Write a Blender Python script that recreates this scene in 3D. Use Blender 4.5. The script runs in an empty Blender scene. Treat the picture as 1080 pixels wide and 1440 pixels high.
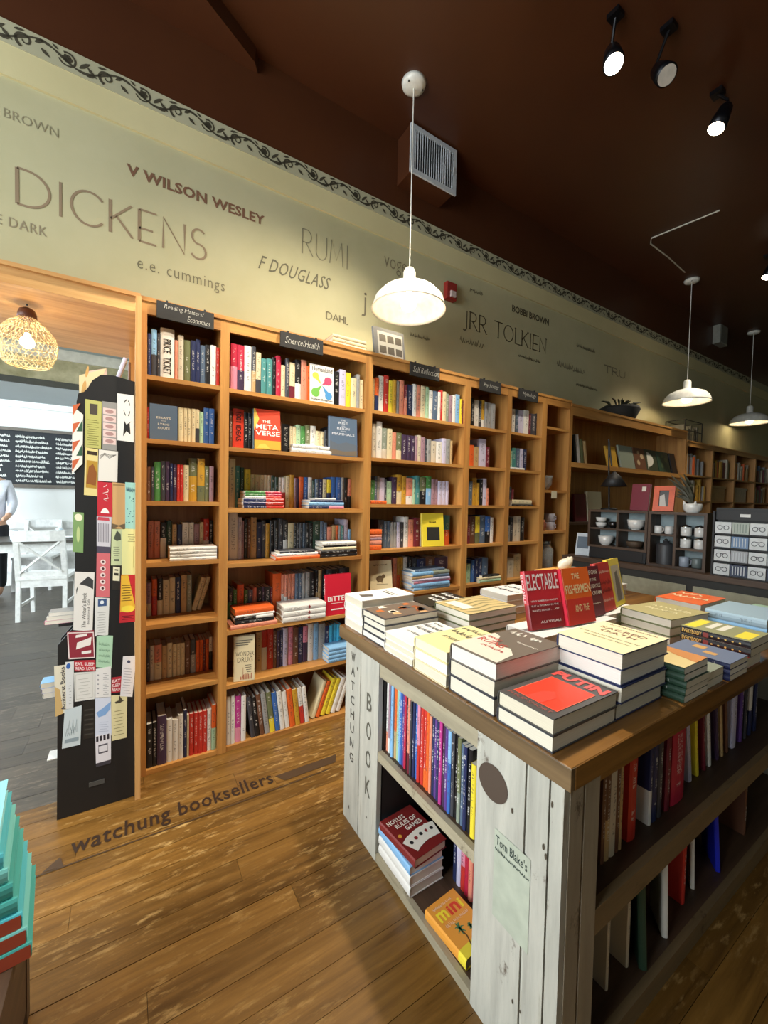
import bpy, math, random
from mathutils import Matrix, Vector
random.seed(7)
SC = bpy.context.scene
COL = SC.collection
# ------------------------------------------------------------------ camera
F_PX, CAM_H = 569.9, 1.30
YAW, PIT, ROL = (math.radians(a) for a in (32.128, -1.844, 1.236))
FW = Vector((math.sin(YAW)*math.cos(PIT), math.cos(YAW)*math.cos(PIT), math.sin(PIT)))
_r = Vector((math.cos(YAW), -math.sin(YAW), 0)); _u = _r.cross(FW)
RT = _r*math.cos(ROL) + _u*math.sin(ROL)
UP = -_r*math.sin(ROL) + _u*math.cos(ROL)
cam = bpy.data.cameras.new('camera'); camo = bpy.data.objects.new('camera', cam); COL.objects.link(camo)
cam.sensor_fit = 'HORIZONTAL'; cam.sensor_width = 36.0; cam.lens = F_PX/1080*36
cam.clip_start = 0.02
camo.matrix_world = Matrix.Translation((0, 0, CAM_H)) @ Matrix((RT, UP, -FW)).transposed().to_4x4()
SC.camera = camo
# pixel of the photograph -> point on a plane of the place
def ray(x, y): return FW + RT*((x-540)/F_PX) - UP*((y-720)/F_PX)
def onz(x, y, z):
    d = ray(x, y); t = (z-CAM_H)/d.z; return Vector((d.x*t, d.y*t, z))
def ony(x, y, Y):
    d = ray(x, y); t = Y/d.y; return Vector((d.x*t, Y, CAM_H+d.z*t))
def onx(x, y, X):
    d = ray(x, y); t = X/d.x; return Vector((X, d.y*t, CAM_H+d.z*t))
# ------------------------------------------------------------------ exposure, world, daylight
SC.view_settings.view_transform = 'Standard'; SC.view_settings.look = 'None'
SC.view_settings.gamma = 1.0; SC.view_settings.use_curve_mapping = False
SC.view_settings.exposure = 0.2
SC.cycles.max_bounces = 8; SC.cycles.diffuse_bounces = 4; SC.cycles.glossy_bounces = 3
SC.cycles.caustics_reflective = False; SC.cycles.caustics_refractive = False
SC.cycles.sample_clamp_indirect = 6.0
W = bpy.data.worlds.new('world'); SC.world = W; W.use_nodes = True
W.node_tree.nodes['Background'].inputs[0].default_value = (0.75, 0.88, 1.0, 1)
W.node_tree.nodes['Background'].inputs[1].default_value = 0.25
def area(name, loc, direction, sx, sy, power, color):
    l = bpy.data.lights.new(name, 'AREA'); l.shape = 'RECTANGLE'; l.size = sx; l.size_y = sy
    l.energy = power; l.color = color
    o = bpy.data.objects.new(name, l); COL.objects.link(o); o.location = loc
    o.rotation_euler = Vector(direction).to_track_quat('-Z', 'Y').to_euler()
    return o
# daylight through the shop's street windows (out of frame) and the cafe's side window, plus an added cafe fill
area('street_window_daylight', (-2.55, 0.95, 2.0), (1, 0.04, -0.10), 2.4, 2.4, 185, (0.88, 0.96, 1.0))
area('street_door_daylight', (0.2, -2.9, 1.9), (0.1, 1, -0.1), 3.2, 2.2, 3, (0.92, 0.97, 1.0))
area('cafe_window_daylight', (-4.7, 5.2, 1.7), (1, 0.05, -0.1), 3.4, 1.9, 330, (0.80, 0.91, 1.0))
area('cafe_front_fill_light', (-3.75, 2.98, 1.75), (0.35, 1, 0.12), 1.6, 1.9, 150, (0.84, 0.93, 1.0))  # added fill light, brightens the near face of the cafe beam

# ------------------------------------------------------------------ colours and materials
def lin(c):
    if isinstance(c, str):
        c = tuple(int(c[i:i+2], 16) for i in (0, 2, 4))
    return tuple(((v/255)/12.92 if v/255 <= .04045 else ((v/255+.055)/1.055)**2.4) for v in c)
def new_mat(name):
    m = bpy.data.materials.new(name); m.use_nodes = True
    nt = m.node_tree; b = nt.nodes['Principled BSDF']
    return m, nt, b
class NT:
    def __init__(s, nt): s.nt = nt
    def n(s, t, **kw):
        nd = s.nt.nodes.new(t)
        for k, v in kw.items():
            if k.startswith('i_'):
                key = k[2:]; nd.inputs[int(key) if key.isdigit() else key].default_value = v
            else: setattr(nd, k, v)
        return nd
    def l(s, a, b): s.nt.links.new(a, b)
    def ramp(s, src, stops):
        r = s.n('ShaderNodeValToRGB'); e = r.color_ramp.elements
        while len(e) < len(stops): e.new(.5)
        for i, (p, c) in enumerate(stops):
            e[i].position = p; e[i].color = (*c, 1) if len(c) == 3 else c
        s.l(src, r.inputs[0]); return r.outputs[0]
    def mix(s, f, a, b, mode='MIX'):
        m = s.n('ShaderNodeMix', data_type='RGBA', blend_type=mode)
        for sock, v in ((m.inputs[0], f), (m.inputs[6], a), (m.inputs[7], b)):
            if hasattr(v, 'is_output'): s.l(v, sock)
            elif isinstance(v, (int, float)): sock.default_value = v
            else: sock.default_value = (*v, 1) if len(v) == 3 else v
        return m.outputs[2]
    def math(s, op, a, b=0.0):
        m = s.n('ShaderNodeMath', operation=op)
        for i, v in enumerate((a, b)):
            if hasattr(v, 'is_output'): s.l(v, m.inputs[i])
            else: m.inputs[i].default_value = v
        return m.outputs[0]
def coords(N, scale, rnd=True):
    tc = N.n('ShaderNodeTexCoord'); mp = N.n('ShaderNodeMapping'); mp.inputs['Scale'].default_value = scale
    N.l(tc.outputs['Object'], mp.inputs['Vector'])
    if rnd:
        oi = N.n('ShaderNodeObjectInfo')
        v = N.n('ShaderNodeVectorMath', operation='SCALE'); v.inputs[0].default_value = (37, 53, 71)
        N.l(oi.outputs['Random'], v.inputs['Scale']); N.l(v.outputs[0], mp.inputs['Location'])
        return mp.outputs[0], oi.outputs['Random']
    return mp.outputs[0], None
def bump(N, b, src, strength, dist=.002):
    bp = N.n('ShaderNodeBump'); bp.inputs['Strength'].default_value = strength; bp.inputs['Distance'].default_value = dist
    N.l(src, bp.inputs['Height']); N.l(bp.outputs[0], b.inputs['Normal'])
MATS = {}
def plain(name, c, rough=.6, metal=0.0, emit=None, spec=None):
    if name in MATS: return MATS[name]
    m, nt, b = new_mat(name); N = NT(nt)
    v, r = coords(N, (9, 9, 9))
    nz = N.n('ShaderNodeTexNoise'); nz.inputs['Scale'].default_value = 3; nz.inputs['Detail'].default_value = 4
    N.l(v, nz.inputs['Vector'])
    c = lin(c)
    col = N.ramp(nz.outputs[0], [(.3, tuple(x*.88 for x in c)), (.7, tuple(min(1, x*1.08) for x in c))])
    N.l(col, b.inputs['Base Color']); b.inputs['Roughness'].default_value = rough; b.inputs['Metallic'].default_value = metal
    if spec is not None: b.inputs['Specular IOR Level'].default_value = spec
    if emit:
        b.inputs['Emission Color'].default_value = (*lin(emit[0]), 1); b.inputs['Emission Strength'].default_value = emit[1]
    MATS[name] = m; return m
def wood(name, dark, light, axis, rough=.45, grain=1.0, vary=.25):
    if name in MATS: return MATS[name]
    m, nt, b = new_mat(name); N = NT(nt)
    sc = [26*grain]*3; sc['xyz'.index(axis)] = 1.6*grain
    v, r = coords(N, sc)
    nz = N.n('ShaderNodeTexNoise'); nz.inputs['Scale'].default_value = 1.0; nz.inputs['Detail'].default_value = 7; nz.inputs['Roughness'].default_value = .62
    nz.inputs['Distortion'].default_value = .35
    N.l(v, nz.inputs['Vector'])
    col = N.ramp(nz.outputs[0], [(.28, lin(dark)), (.72, lin(light))])
    f = N.math('ADD', N.math('MULTIPLY', r, vary), 1-vary*.6)
    hs = N.n('ShaderNodeHueSaturation'); N.l(col, hs.inputs['Color']); N.l(f, hs.inputs['Value'])
    N.l(hs.outputs[0], b.inputs['Base Color']); b.inputs['Roughness'].default_value = rough
    bump(N, b, nz.outputs[0], .25, .0012)
    MATS[name] = m; return m
OAK = {a: wood('oak_'+a, 'A36C34', 'CB9550', a, .42) for a in 'xyz'}
PORTAL = {a: wood('portal_oak_'+a, 'B58048', 'D9AC70', a, .40) for a in 'xyz'}
DARKWOOD = {a: wood('dark_walnut_'+a, '35261A', '5A4330', a, .5) for a in 'xyz'}
def mat_floor(name, d, l, worn, rough):
    m, nt, b = new_mat(name); N = NT(nt)
    v, r = coords(N, (2.0, 30, 30))
    nz = N.n('ShaderNodeTexNoise'); nz.inputs['Scale'].default_value = 1; nz.inputs['Detail'].default_value = 8; nz.inputs['Roughness'].default_value = .65; nz.inputs['Distortion'].default_value = .5
    N.l(v, nz.inputs['Vector'])
    col = N.ramp(nz.outputs[0], [(.25, lin(d)), (.75, lin(l))])
    hs = N.n('ShaderNodeHueSaturation'); N.l(col, hs.inputs['Color']); N.l(N.math('ADD', N.math('MULTIPLY', r, .42), .76), hs.inputs['Value'])
    # worn-through varnish: broken scratches along the boards, bundled in patches
    geo = N.n('ShaderNodeNewGeometry')
    mp = N.n('ShaderNodeMapping'); mp.inputs['Scale'].default_value = (12, 48, 12); mp.inputs['Rotation'].default_value = (0, 0, .2)
    N.l(geo.outputs['Position'], mp.inputs['Vector'])
    s1 = N.n('ShaderNodeTexNoise'); s1.inputs['Scale'].default_value = 1; s1.inputs['Detail'].default_value = 6; s1.inputs['Roughness'].default_value = .7
    N.l(mp.outputs[0], s1.inputs['Vector'])
    s2 = N.n('ShaderNodeTexNoise'); s2.inputs['Scale'].default_value = 1.7; s2.inputs['Detail'].default_value = 2
    N.l(geo.outputs['Position'], s2.inputs['Vector'])
    f = N.math('MULTIPLY', N.ramp(s1.outputs[0], [(.53, (0, 0, 0)), (.66, (1, 1, 1))]), N.ramp(s2.outputs[0], [(.38, (0, 0, 0)), (.60, (1, 1, 1))]))
    col = N.mix(N.math('MULTIPLY', f, .85), hs.outputs[0], lin(worn))
    N.l(col, b.inputs['Base Color'])
    N.l(N.math('ADD', N.math('MULTIPLY', nz.outputs[0], .25), rough-.1), b.inputs['Roughness'])
    bump(N, b, nz.outputs[0], .3, .0015)
    return m
M_FLOOR = mat_floor('worn_floorboard', '4A3011', '88612A', 'BE9A60', .32)
M_CAFEFLOOR = mat_floor('cafe_floorboard', '38332C', '5E564B', '807566', .38)
def mat_paint(name, base, wear, wood_c, axis='z'):
    m, nt, b = new_mat(name); N = NT(nt)
    sc = [22, 22, 22]; sc['xyz'.index(axis)] = 2.4
    v, r = coords(N, sc)
    n1 = N.n('ShaderNodeTexNoise'); n1.inputs['Scale'].default_value = 1; n1.inputs['Detail'].default_value = 9; n1.inputs['Roughness'].default_value = .68
    N.l(v, n1.inputs['Vector'])
    v2, _ = coords(N, (7, 7, 5))
    n2 = N.n('ShaderNodeTexNoise'); n2.inputs['Scale'].default_value = 1.0; n2.inputs['Detail'].default_value = 8; n2.inputs['Roughness'].default_value = .72
    N.l(v2, n2.inputs['Vector'])
    c = N.ramp(n1.outputs[0], [(.3, tuple(x*.66 for x in lin(base))), (.62, lin(base))])
    c = N.mix(N.ramp(n1.outputs[0], [(.60, (0, 0, 0)), (.70, (1, 1, 1))]), c, lin(wear))
    c = N.mix(N.ramp(n2.outputs[0], [(.61, (0, 0, 0)), (.67, (1, 1, 1))]), c, lin(wood_c))
    hs = N.n('ShaderNodeHueSaturation'); N.l(c, hs.inputs['Color']); N.l(N.math('ADD', N.math('MULTIPLY', r, .14), .90), hs.inputs['Value'])
    N.l(hs.outputs[0], b.inputs['Base Color']); b.inputs['Roughness'].default_value = .62
    bump(N, b, n1.outputs[0], .5, .002)
    return m
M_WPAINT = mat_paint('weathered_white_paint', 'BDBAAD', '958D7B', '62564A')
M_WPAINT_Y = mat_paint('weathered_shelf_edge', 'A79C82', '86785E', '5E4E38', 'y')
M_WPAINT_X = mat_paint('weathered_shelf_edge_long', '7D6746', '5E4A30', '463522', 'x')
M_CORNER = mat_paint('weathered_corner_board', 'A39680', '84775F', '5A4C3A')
TOPWOOD = {a: wood('table_plank_'+a, '4A2F16', '96682F', a, .28, .8, .2) for a in 'xyz'}
EDGEWOOD = wood('weathered_top_edge', '46351F', '7C6342', 'y', .5, .8, .15)
def mat_plaster(name, a, bcol, rough=.85, sc=1.3):
    m, nt, b = new_mat(name); N = NT(nt)
    v, r = coords(N, (sc, sc, sc), False)
    n1 = N.n('ShaderNodeTexNoise'); n1.inputs['Scale'].default_value = 1; n1.inputs['Detail'].default_value = 9; n1.inputs['Roughness'].default_value = .6
    N.l(v, n1.inputs['Vector'])
    N.l(N.ramp(n1.outputs[0], [(.3, lin(a)), (.7, lin(bcol))]), b.inputs['Base Color'])
    b.inputs['Roughness'].default_value = rough
    n2 = N.n('ShaderNodeTexNoise'); n2.inputs['Scale'].default_value = 60; n2.inputs['Detail'].default_value = 3
    N.l(v, n2.inputs['Vector']); bump(N, b, n2.outputs[0], .12, .002)
    return m
M_GREEN = mat_plaster('sage_plaster', 'ABA680', 'BAB591')
M_BAND = mat_plaster('cream_plaster_band', 'C2B88A', 'CEC598')
M_FRIEZE = mat_plaster('frieze_ground', 'A4A184', 'B0AD90')
M_CEIL = mat_plaster('brown_ceiling_paint', '40200F', '4E2A14', .42, .8)
M_CAFEWALL = mat_plaster('cafe_white_paint', 'DDDDD8', 'E8E8E4', .7, .5)
M_MARBLE = mat_plaster('marbled_green_paper', '8E8C6A', 'CFCAAC', .7, 9)
M_GREYBLUE = mat_plaster('grey_blue_paint', 'A9B4B8', 'BAC4C8', .7, 1)
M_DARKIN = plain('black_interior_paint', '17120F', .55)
M_BLACK = plain('black_lacquer', '131212', .55)
M_WHITE = plain('white_paint', 'E6E6E2', .45)
M_PAGES = None
def mat_pages():
    m, nt, b = new_mat('page_edges'); N = NT(nt)
    tc = N.n('ShaderNodeTexCoord'); mp = N.n('ShaderNodeMapping'); mp.inputs['Scale'].default_value = (900, 14, 14)
    N.l(tc.outputs['Object'], mp.inputs['Vector'])
    nz = N.n('ShaderNodeTexNoise'); nz.inputs['Scale'].default_value = 1; nz.inputs['Detail'].default_value = 2
    N.l(mp.outputs[0], nz.inputs['Vector'])
    oi = N.n('ShaderNodeObjectInfo')
    a = N.mix(oi.outputs['Random'], lin('EDE9E0'), lin('DDD3BD'))
    d = N.mix(oi.outputs['Random'], lin('CFC9BC'), lin('BDB196'))
    N.l(N.mix(nz.outputs[0], d, a), b.inputs['Base Color']); b.inputs['Roughness'].default_value = .8
    return m
M_PAGES = mat_pages()
def mat_cover():
    m, nt, b = new_mat('printed_book_cover'); N = NT(nt)
    at = lambda n: N.n('ShaderNodeAttribute', attribute_type='OBJECT', attribute_name=n)
    c1, c2, ink, prm = at('c1'), at('c2'), at('ink'), at('prm')
    tc = N.n('ShaderNodeTexCoord'); sg = N.n('ShaderNodeSeparateXYZ'); N.l(tc.outputs['Generated'], sg.inputs[0])
    sp = N.n('ShaderNodeSeparateXYZ'); N.l(prm.outputs['Vector'], sp.inputs[0])     # split, title amount, seed
    col = N.mix(N.math('LESS_THAN', sg.outputs[2], sp.outputs[0]), c1.outputs['Color'], c2.outputs['Color'])
    # blurred title lettering on the spine: broken strokes between two margins
    mp = N.n('ShaderNodeCombineXYZ'); so = N.n('ShaderNodeSeparateXYZ'); N.l(tc.outputs['Object'], so.inputs[0])
    N.l(N.math('MULTIPLY', so.outputs[0], 95), mp.inputs[0]); N.l(N.math('MULTIPLY', so.outputs[2], 230), mp.inputs[1]); N.l(N.math('MULTIPLY', sp.outputs[2], 91), mp.inputs[2])
    nz = N.n('ShaderNodeTexNoise'); nz.inputs['Scale'].default_value = 1; nz.inputs['Detail'].default_value = 2; N.l(mp.outputs[0], nz.inputs['Vector'])
    f = N.math('GREATER_THAN', nz.outputs[0], .53)
    # word gaps and the length of the title differ from book to book
    n2 = N.n('ShaderNodeTexNoise'); n2.inputs['Scale'].default_value = 1; n2.inputs['Detail'].default_value = 0
    m2 = N.n('ShaderNodeCombineXYZ'); N.l(N.math('MULTIPLY', so.outputs[2], 32), m2.inputs[0]); N.l(N.math('MULTIPLY', sp.outputs[2], 57), m2.inputs[1]); N.l(m2.outputs[0], n2.inputs['Vector'])
    f = N.math('MULTIPLY', f, N.math('GREATER_THAN', n2.outputs[0], .45))
    for sck, lo, hi in ((sg.outputs[0], .32, .68), (sg.outputs[2], .22, .90)):
        f = N.math('MULTIPLY', f, N.math('MULTIPLY', N.math('GREATER_THAN', sck, lo), N.math('LESS_THAN', sck, hi)))
    f = N.math('MULTIPLY', f, N.math('LESS_THAN', sg.outputs[1], .06))
    f = N.math('MULTIPLY', f, N.math('MULTIPLY', sp.outputs[1], .6))
    N.l(N.mix(f, col, ink.outputs['Color']), b.inputs['Base Color'])
    b.inputs['Roughness'].default_value = .38
    return m
M_COVER = mat_cover()
INK = {}
def ink(c, rough=.5):
    k = 'print_'+(c if isinstance(c, str) else '%02x%02x%02x' % tuple(c))
    if k not in INK:
        m, nt, b = new_mat(k); b.inputs['Base Color'].default_value = (*lin(c), 1); b.inputs['Roughness'].default_value = rough
        INK[k] = m
    return INK[k]
PAL = dict(white='E4E1DA', cream='DCCDA6', black='1B1A1C', grey='9A9A98', charcoal='3E3E44', red='C5352C', crimson='B92742', orange='E0642A',
  yellow='E6CF3A', gold='C99A33', green='4E8A4A', olive='6E7350', teal='4C8C8A', light_blue='86B6DE', blue='3A68B0', navy='252E55', purple='5E3E84', pink='D98AA0', brown='6B4632', tan='C0A070', maroon='6E2230',
  magenta='B83A86', mint='A9C9A6', slate='56687E', lavender='C9C4DC', salmon='DE8E74', beige='CFC3AE', plum='42304A', cyan='49B4D8', mauve='A3828E', sage='8C9484', forest='2C4636')
def hexlin(n): return lin(PAL[n])
# ------------------------------------------------------------------ mesh helpers
class MB:
    def __init__(s): s.v = []; s.f = []
    def add(s, vs, fs):
        k = len(s.v); s.v += [tuple(p) for p in vs]; s.f += [tuple(i+k for i in f) for f in fs]; return s
    def box(s, x0, x1, y0, y1, z0, z1):
        if x0 > x1: x0, x1 = x1, x0
        if y0 > y1: y0, y1 = y1, y0
        if z0 > z1: z0, z1 = z1, z0
        return s.add([(x0,y0,z0),(x1,y0,z0),(x1,y1,z0),(x0,y1,z0),(x0,y0,z1),(x1,y0,z1),(x1,y1,z1),(x0,y1,z1)],
                     [(0,3,2,1),(4,5,6,7),(0,1,5,4),(1,2,6,5),(2,3,7,6),(3,0,4,7)])
    def prism(s, poly, a0, a1, axis='z'):
        n = len(poly)
        def P(p, a): return {'z': (p[0], p[1], a), 'y': (p[0], a, p[1]), 'x': (a, p[0], p[1])}[axis]
        vs = [P(p, a0) for p in poly] + [P(p, a1) for p in poly]
        fs = [tuple(range(n))[::-1], tuple(range(n, 2*n))] + [(i, (i+1) % n, n+(i+1) % n, n+i) for i in range(n)]
        return s.add(vs, fs)
    def lathe(s, prof, c=(0, 0, 0), n=24, cap=True):
        vs = []; fs = []
        for (r, z) in prof:
            for k in range(n):
                a = 2*math.pi*k/n; vs.append((c[0]+r*math.cos(a), c[1]+r*math.sin(a), c[2]+z))
        for i in range(len(prof)-1):
            for k in range(n):
                fs.append((i*n+k, i*n+(k+1) % n, (i+1)*n+(k+1) % n, (i+1)*n+k))
        if cap:
            fs.append(tuple(range(n))[::-1]); fs.append(tuple(range((len(prof)-1)*n, len(prof)*n)))
        return s.add(vs, fs)
    def tube(s, pts, r, n=8, closed=False):
        pts = [Vector(p) for p in pts]; vs = []; fs = []; m = len(pts)
        for i, p in enumerate(pts):
            a = pts[i-1] if (i or closed) else p; b = pts[(i+1) % m] if (i < m-1 or closed) else p
            d = (b-a).normalized() if (b-a).length else Vector((0, 0, 1))
            h = Vector((0, 0, 1)) if abs(d.z) < .9 else Vector((1, 0, 0))
            u = d.cross(h).normalized(); w = d.cross(u)
            rr = r[i] if isinstance(r, (list, tuple)) else r
            for k in range(n):
                t = 2*math.pi*k/n; vs.append(p+u*(rr*math.cos(t))+w*(rr*math.sin(t)))
        for i in range(m if closed else m-1):
            for k in range(n):
                j = (i+1) % m; fs.append((i*n+k, i*n+(k+1) % n, j*n+(k+1) % n, j*n+k))
        if not closed: fs += [tuple(range(n))[::-1], tuple(range((m-1)*n, m*n))]
        return s.add(vs, fs)
    def bar(s, p, q, w, h):
        p, q = Vector(p), Vector(q); d = (q-p).normalized()
        up = Vector((0, 0, 1)) if abs(d.z) < .95 else Vector((0, 1, 0))
        a = d.cross(up).normalized()*w/2; b = a.cross(d).normalized()*h/2
        return s.add([p-a-b, p+a-b, p+a+b, p-a+b, q-a-b, q+a-b, q+a+b, q-a+b], [(0,1,2,3),(7,6,5,4),(0,4,5,1),(1,5,6,2),(2,6,7,3),(3,7,4,0)])
    def ribbon(s, pts, w, M):                      # a flat painted stroke in the plane of M (x right, y up)
        m = len(pts)
        if m < 2: return s
        L = []
        for i, p in enumerate(pts):
            a = pts[max(0, i-1)]; b = pts[min(m-1, i+1)]
            dx, dy = b[0]-a[0], b[1]-a[1]; n = math.hypot(dx, dy) or 1
            ww = w[i] if isinstance(w, (list, tuple)) else w
            L += [M @ Vector((p[0]-dy/n*ww/2, p[1]+dx/n*ww/2, 0)), M @ Vector((p[0]+dy/n*ww/2, p[1]-dx/n*ww/2, 0))]
        return s.add(L, [(2*i, 2*i+1, 2*i+3, 2*i+2) for i in range(m-1)])
    def quad(s, M, x0, x1, y0, y1):
        return s.add([M @ Vector(p) for p in ((x0, y0, 0), (x1, y0, 0), (x1, y1, 0), (x0, y1, 0))], [(0, 1, 2, 3)])
    def disc(s, M, cx, cy, rx, ry=None, n=20):
        ry = ry or rx
        return s.add([M @ Vector((cx+rx*math.cos(2*math.pi*k/n), cy+ry*math.sin(2*math.pi*k/n), 0)) for k in range(n)], [tuple(range(n))])
    def poly(s, M, pts): return s.add([M @ Vector((p[0], p[1], 0)) for p in pts], [tuple(range(len(pts)))])
    def mesh(s, name, off=None):
        me = bpy.data.meshes.new(name)
        vs = [(a-off[0], b-off[1], c-off[2]) for a, b, c in s.v] if off is not None else s.v
        me.from_pydata(vs, [], s.f); me.update(); return me
    def build(s, name, m, parent=None, world=True, smooth=False, bevel=0):
        """one mesh object; vertices given in world space when world (parents carry no rotation then), else in the parent's own space"""
        if parent is None:
            if s.v:
                xs, ys, zs = zip(*s.v); off = ((min(xs)+max(xs))/2, (min(ys)+max(ys))/2, min(zs))
            else: off = (0, 0, 0)
        else: off = WORLD.get(parent.name, (0, 0, 0)) if world else (0, 0, 0)
        # an own origin at the piece, so that grain and wear differ from piece to piece
        if parent is not None and s.v and world:
            xs, ys, zs = zip(*s.v); c = ((min(xs)+max(xs))/2, (min(ys)+max(ys))/2, min(zs))
        else: c = off
        o = bpy.data.objects.new(name, s.mesh(name, c)); COL.objects.link(o)
        o.data.materials.append(m)
        if parent is not None:
            o.parent = parent; o.location = tuple(c[i]-off[i] for i in range(3))
            WORLD[o.name] = c
        else:
            o.location = off; WORLD[o.name] = off
        if name.endswith('_print') or name.endswith('lettering') or name in ('painted_name', 'painted_flourish'): o['kind'] = 'stuff'
        if smooth:
            for p in o.data.polygons: p.use_smooth = True
        if bevel:
            md = o.modifiers.new('edge', 'BEVEL'); md.width = bevel; md.segments = 2; md.limit_method = 'ANGLE'
        return o
WORLD = {}
def tag(o, label=None, cat=None, group=None, kind=None):
    for k, v in (('label', label), ('category', cat), ('group', group), ('kind', kind)):
        if v: o[k] = v
    return o
def thing(name, label, cat, loc=(0, 0, 0), group=None, M=None):
    o = bpy.data.objects.new(name, None); COL.objects.link(o); o.empty_display_size = .05
    if M is not None: o.matrix_world = M
    else: o.location = loc
    WORLD[o.name] = tuple(o.location)
    return tag(o, label, cat, group)
def struct(name, mb, m, parent=None):
    o = mb.build(name, m, parent)
    if parent is None: o['kind'] = 'structure'
    return o
def B(*a): return MB().box(*a)
def basis(right, up, origin):
    r = Vector(right).normalized(); u = Vector(up).normalized(); n = r.cross(u)
    return Matrix.Translation(Vector(origin)) @ Matrix((r, u, n)).transposed().to_4x4()
_TXT = {}
def text_geo(s, bold=0.0, spacing=1.0):
    k = (s, bold, spacing)
    if k not in _TXT:
        cu = bpy.data.curves.new('lettering', 'FONT'); cu.body = s; cu.offset = bold; cu.space_character = spacing; cu.resolution_u = 2
        ob = bpy.data.objects.new('lettering', cu)
        me = ob.to_mesh(); vs = [tuple(v.co) for v in me.vertices]; fs = [tuple(p.vertices) for p in me.polygons]
        ob.to_mesh_clear(); bpy.data.objects.remove(ob); bpy.data.curves.remove(cu)
        xs = [v[0] for v in vs] or [0]; ys = [v[1] for v in vs] or [0]
        _TXT[k] = (vs, fs, min(xs), max(xs), min(ys), max(ys))
    return _TXT[k]
def add_text(mb, s, M, x0, x1, y0, y1, bold=0.0, shear=0.0, spacing=1.0, keep=False):
    """lettering fitted into the rectangle x0..x1, y0..y1 of the plane M"""
    vs, fs, ax, bx, ay, by = text_geo(s, bold, spacing)
    if not vs: return mb
    sx = (x1-x0)/max(1e-6, bx-ax); sy = (y1-y0)/max(1e-6, by-ay)
    if keep:
        k = min(sx, sy); x0 += ((x1-x0)-k*(bx-ax))/2; y0 += ((y1-y0)-k*(by-ay))/2; sx = sy = k
    return mb.add([M @ Vector((x0+(v[0]-ax)*sx+shear*(v[1]-ay)*sy, y0+(v[1]-ay)*sy, 0)) for v in vs], fs)
def arc(cx, cy, rx, ry, a0, a1, n=14):
    return [(cx+rx*math.cos(math.radians(a0+(a1-a0)*i/n)), cy+ry*math.sin(math.radians(a0+(a1-a0)*i/n))) for i in range(n+1)]
# single-stroke letters for the thin hand-painted names: (width, strokes) on a cap height of 1
GL = {
 'A': (.72, [[(0, 0), (.36, 1), (.72, 0)], [(.12, .32), (.6, .32)]]), 'C': (.8, [arc(.45, .5, .45, .5, 40, 320, 24)]),
 'D': (.74, [[(0, 0), (0, 1)], [(0, 1), (.2, 1)]+arc(.2, .5, .54, .5, 90, -90, 20)+[(0, 0)]]), 'E': (.5, [[(0, 0), (0, 1)], [(0, 1), (.5, 1)], [(0, .42), (.4, .42)], [(0, 0), (.5, 0)]]),
 'H': (.6, [[(0, 0), (0, 1)], [(.6, 0), (.6, 1)], [(0, .5), (.6, .5)]]), 'I': (.12, [[(.06, 0), (.06, 1)]]),
 'J': (.36, [[(.3, 1), (.3, .05)]+arc(.12, .02, .18, .2, 0, -130, 8)]), 'K': (.6, [[(0, 0), (0, 1)], [(.58, 1), (.02, .42)], [(.16, .55), (.62, 0)]]),
 'L': (.46, [[(0, 1), (0, 0), (.46, 0)]]), 'M': (.8, [[(0, 0), (.1, 1), (.4, .2), (.7, 1), (.8, 0)]]), 'N': (.66, [[(0, 0), (0, 1), (.66, 0), (.66, 1)]]),
 'O': (.86, [arc(.43, .5, .43, .5, 0, 360, 28)]), 'R': (.58, [[(0, 0), (0, 1)], [(0, 1)]+arc(.24, .74, .26, .26, 90, -90, 12)+[(0, .48)], [(.2, .48), (.6, 0)]]),
 'S': (.5, [arc(.26, .74, .22, .25, 40, 260, 14)+arc(.24, .25, .25, .25, 80, -150, 16)]), 'T': (.62, [[(.31, 0), (.31, 1)], [(0, 1), (.62, 1)]]),
 'U': (.6, [[(0, 1), (0, .3)]+arc(.3, .3, .3, .3, 180, 360, 14)+[(.6, 1)]]), 'j': (.2, [[(.12, .72), (.12, -.1)]+arc(.04, -.12, .08, .14, 0, -120, 6), arc(.12, .9, .03, .03, 0, 360, 8)]),
 ' ': (.36, []), 'l': (.1, [[(.05, 0), (.05, 1)]]),
}
def stroke_text(mb, s, M, x0, x1, y0, y1, w, serif=0, gap=.2, wob=0):
    tot = sum(GL[c][0] for c in s)+gap*(len(s)-1); sx = (x1-x0)/tot; sy = y1-y0; cx = 0
    for c in s:
        gw, st = GL[c]
        for k, pl in enumerate(st):
            P = [(x0+(cx+p[0])*sx, y0+p[1]*sy) for p in pl]
            mb.ribbon(P, w*(1.0 if (k or len(st) < 2) else 1.3), M)
            if serif and len(pl) <= 4:
                for q in (P[0], P[-1]): mb.ribbon([(q[0]-serif, q[1]), (q[0]+serif, q[1])], w*.8, M)
        cx += gw+gap
    return mb
def scribble(mb, M, x0, x1, y0, y1, w, seed=0):
    """illegible handwriting: a running line of loops and ascenders"""
    rg = random.Random(seed); n = max(3, int((x1-x0)/((y1-y0)*.45))); pts = []
    for i in range(n*4):
        x = x0+(x1-x0)*i/(n*4-1); hgt = (.55 if i % 4 in (1,) else .0)+rg.random()*.35+(.35 if rg.random() < .12 else 0)
        pts.append((x, y0+(y1-y0)*min(1, hgt)))
        if rg.random() < .06:
            mb.ribbon(pts, w, M); pts = []
    return mb.ribbon(pts, w, M)
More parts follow.
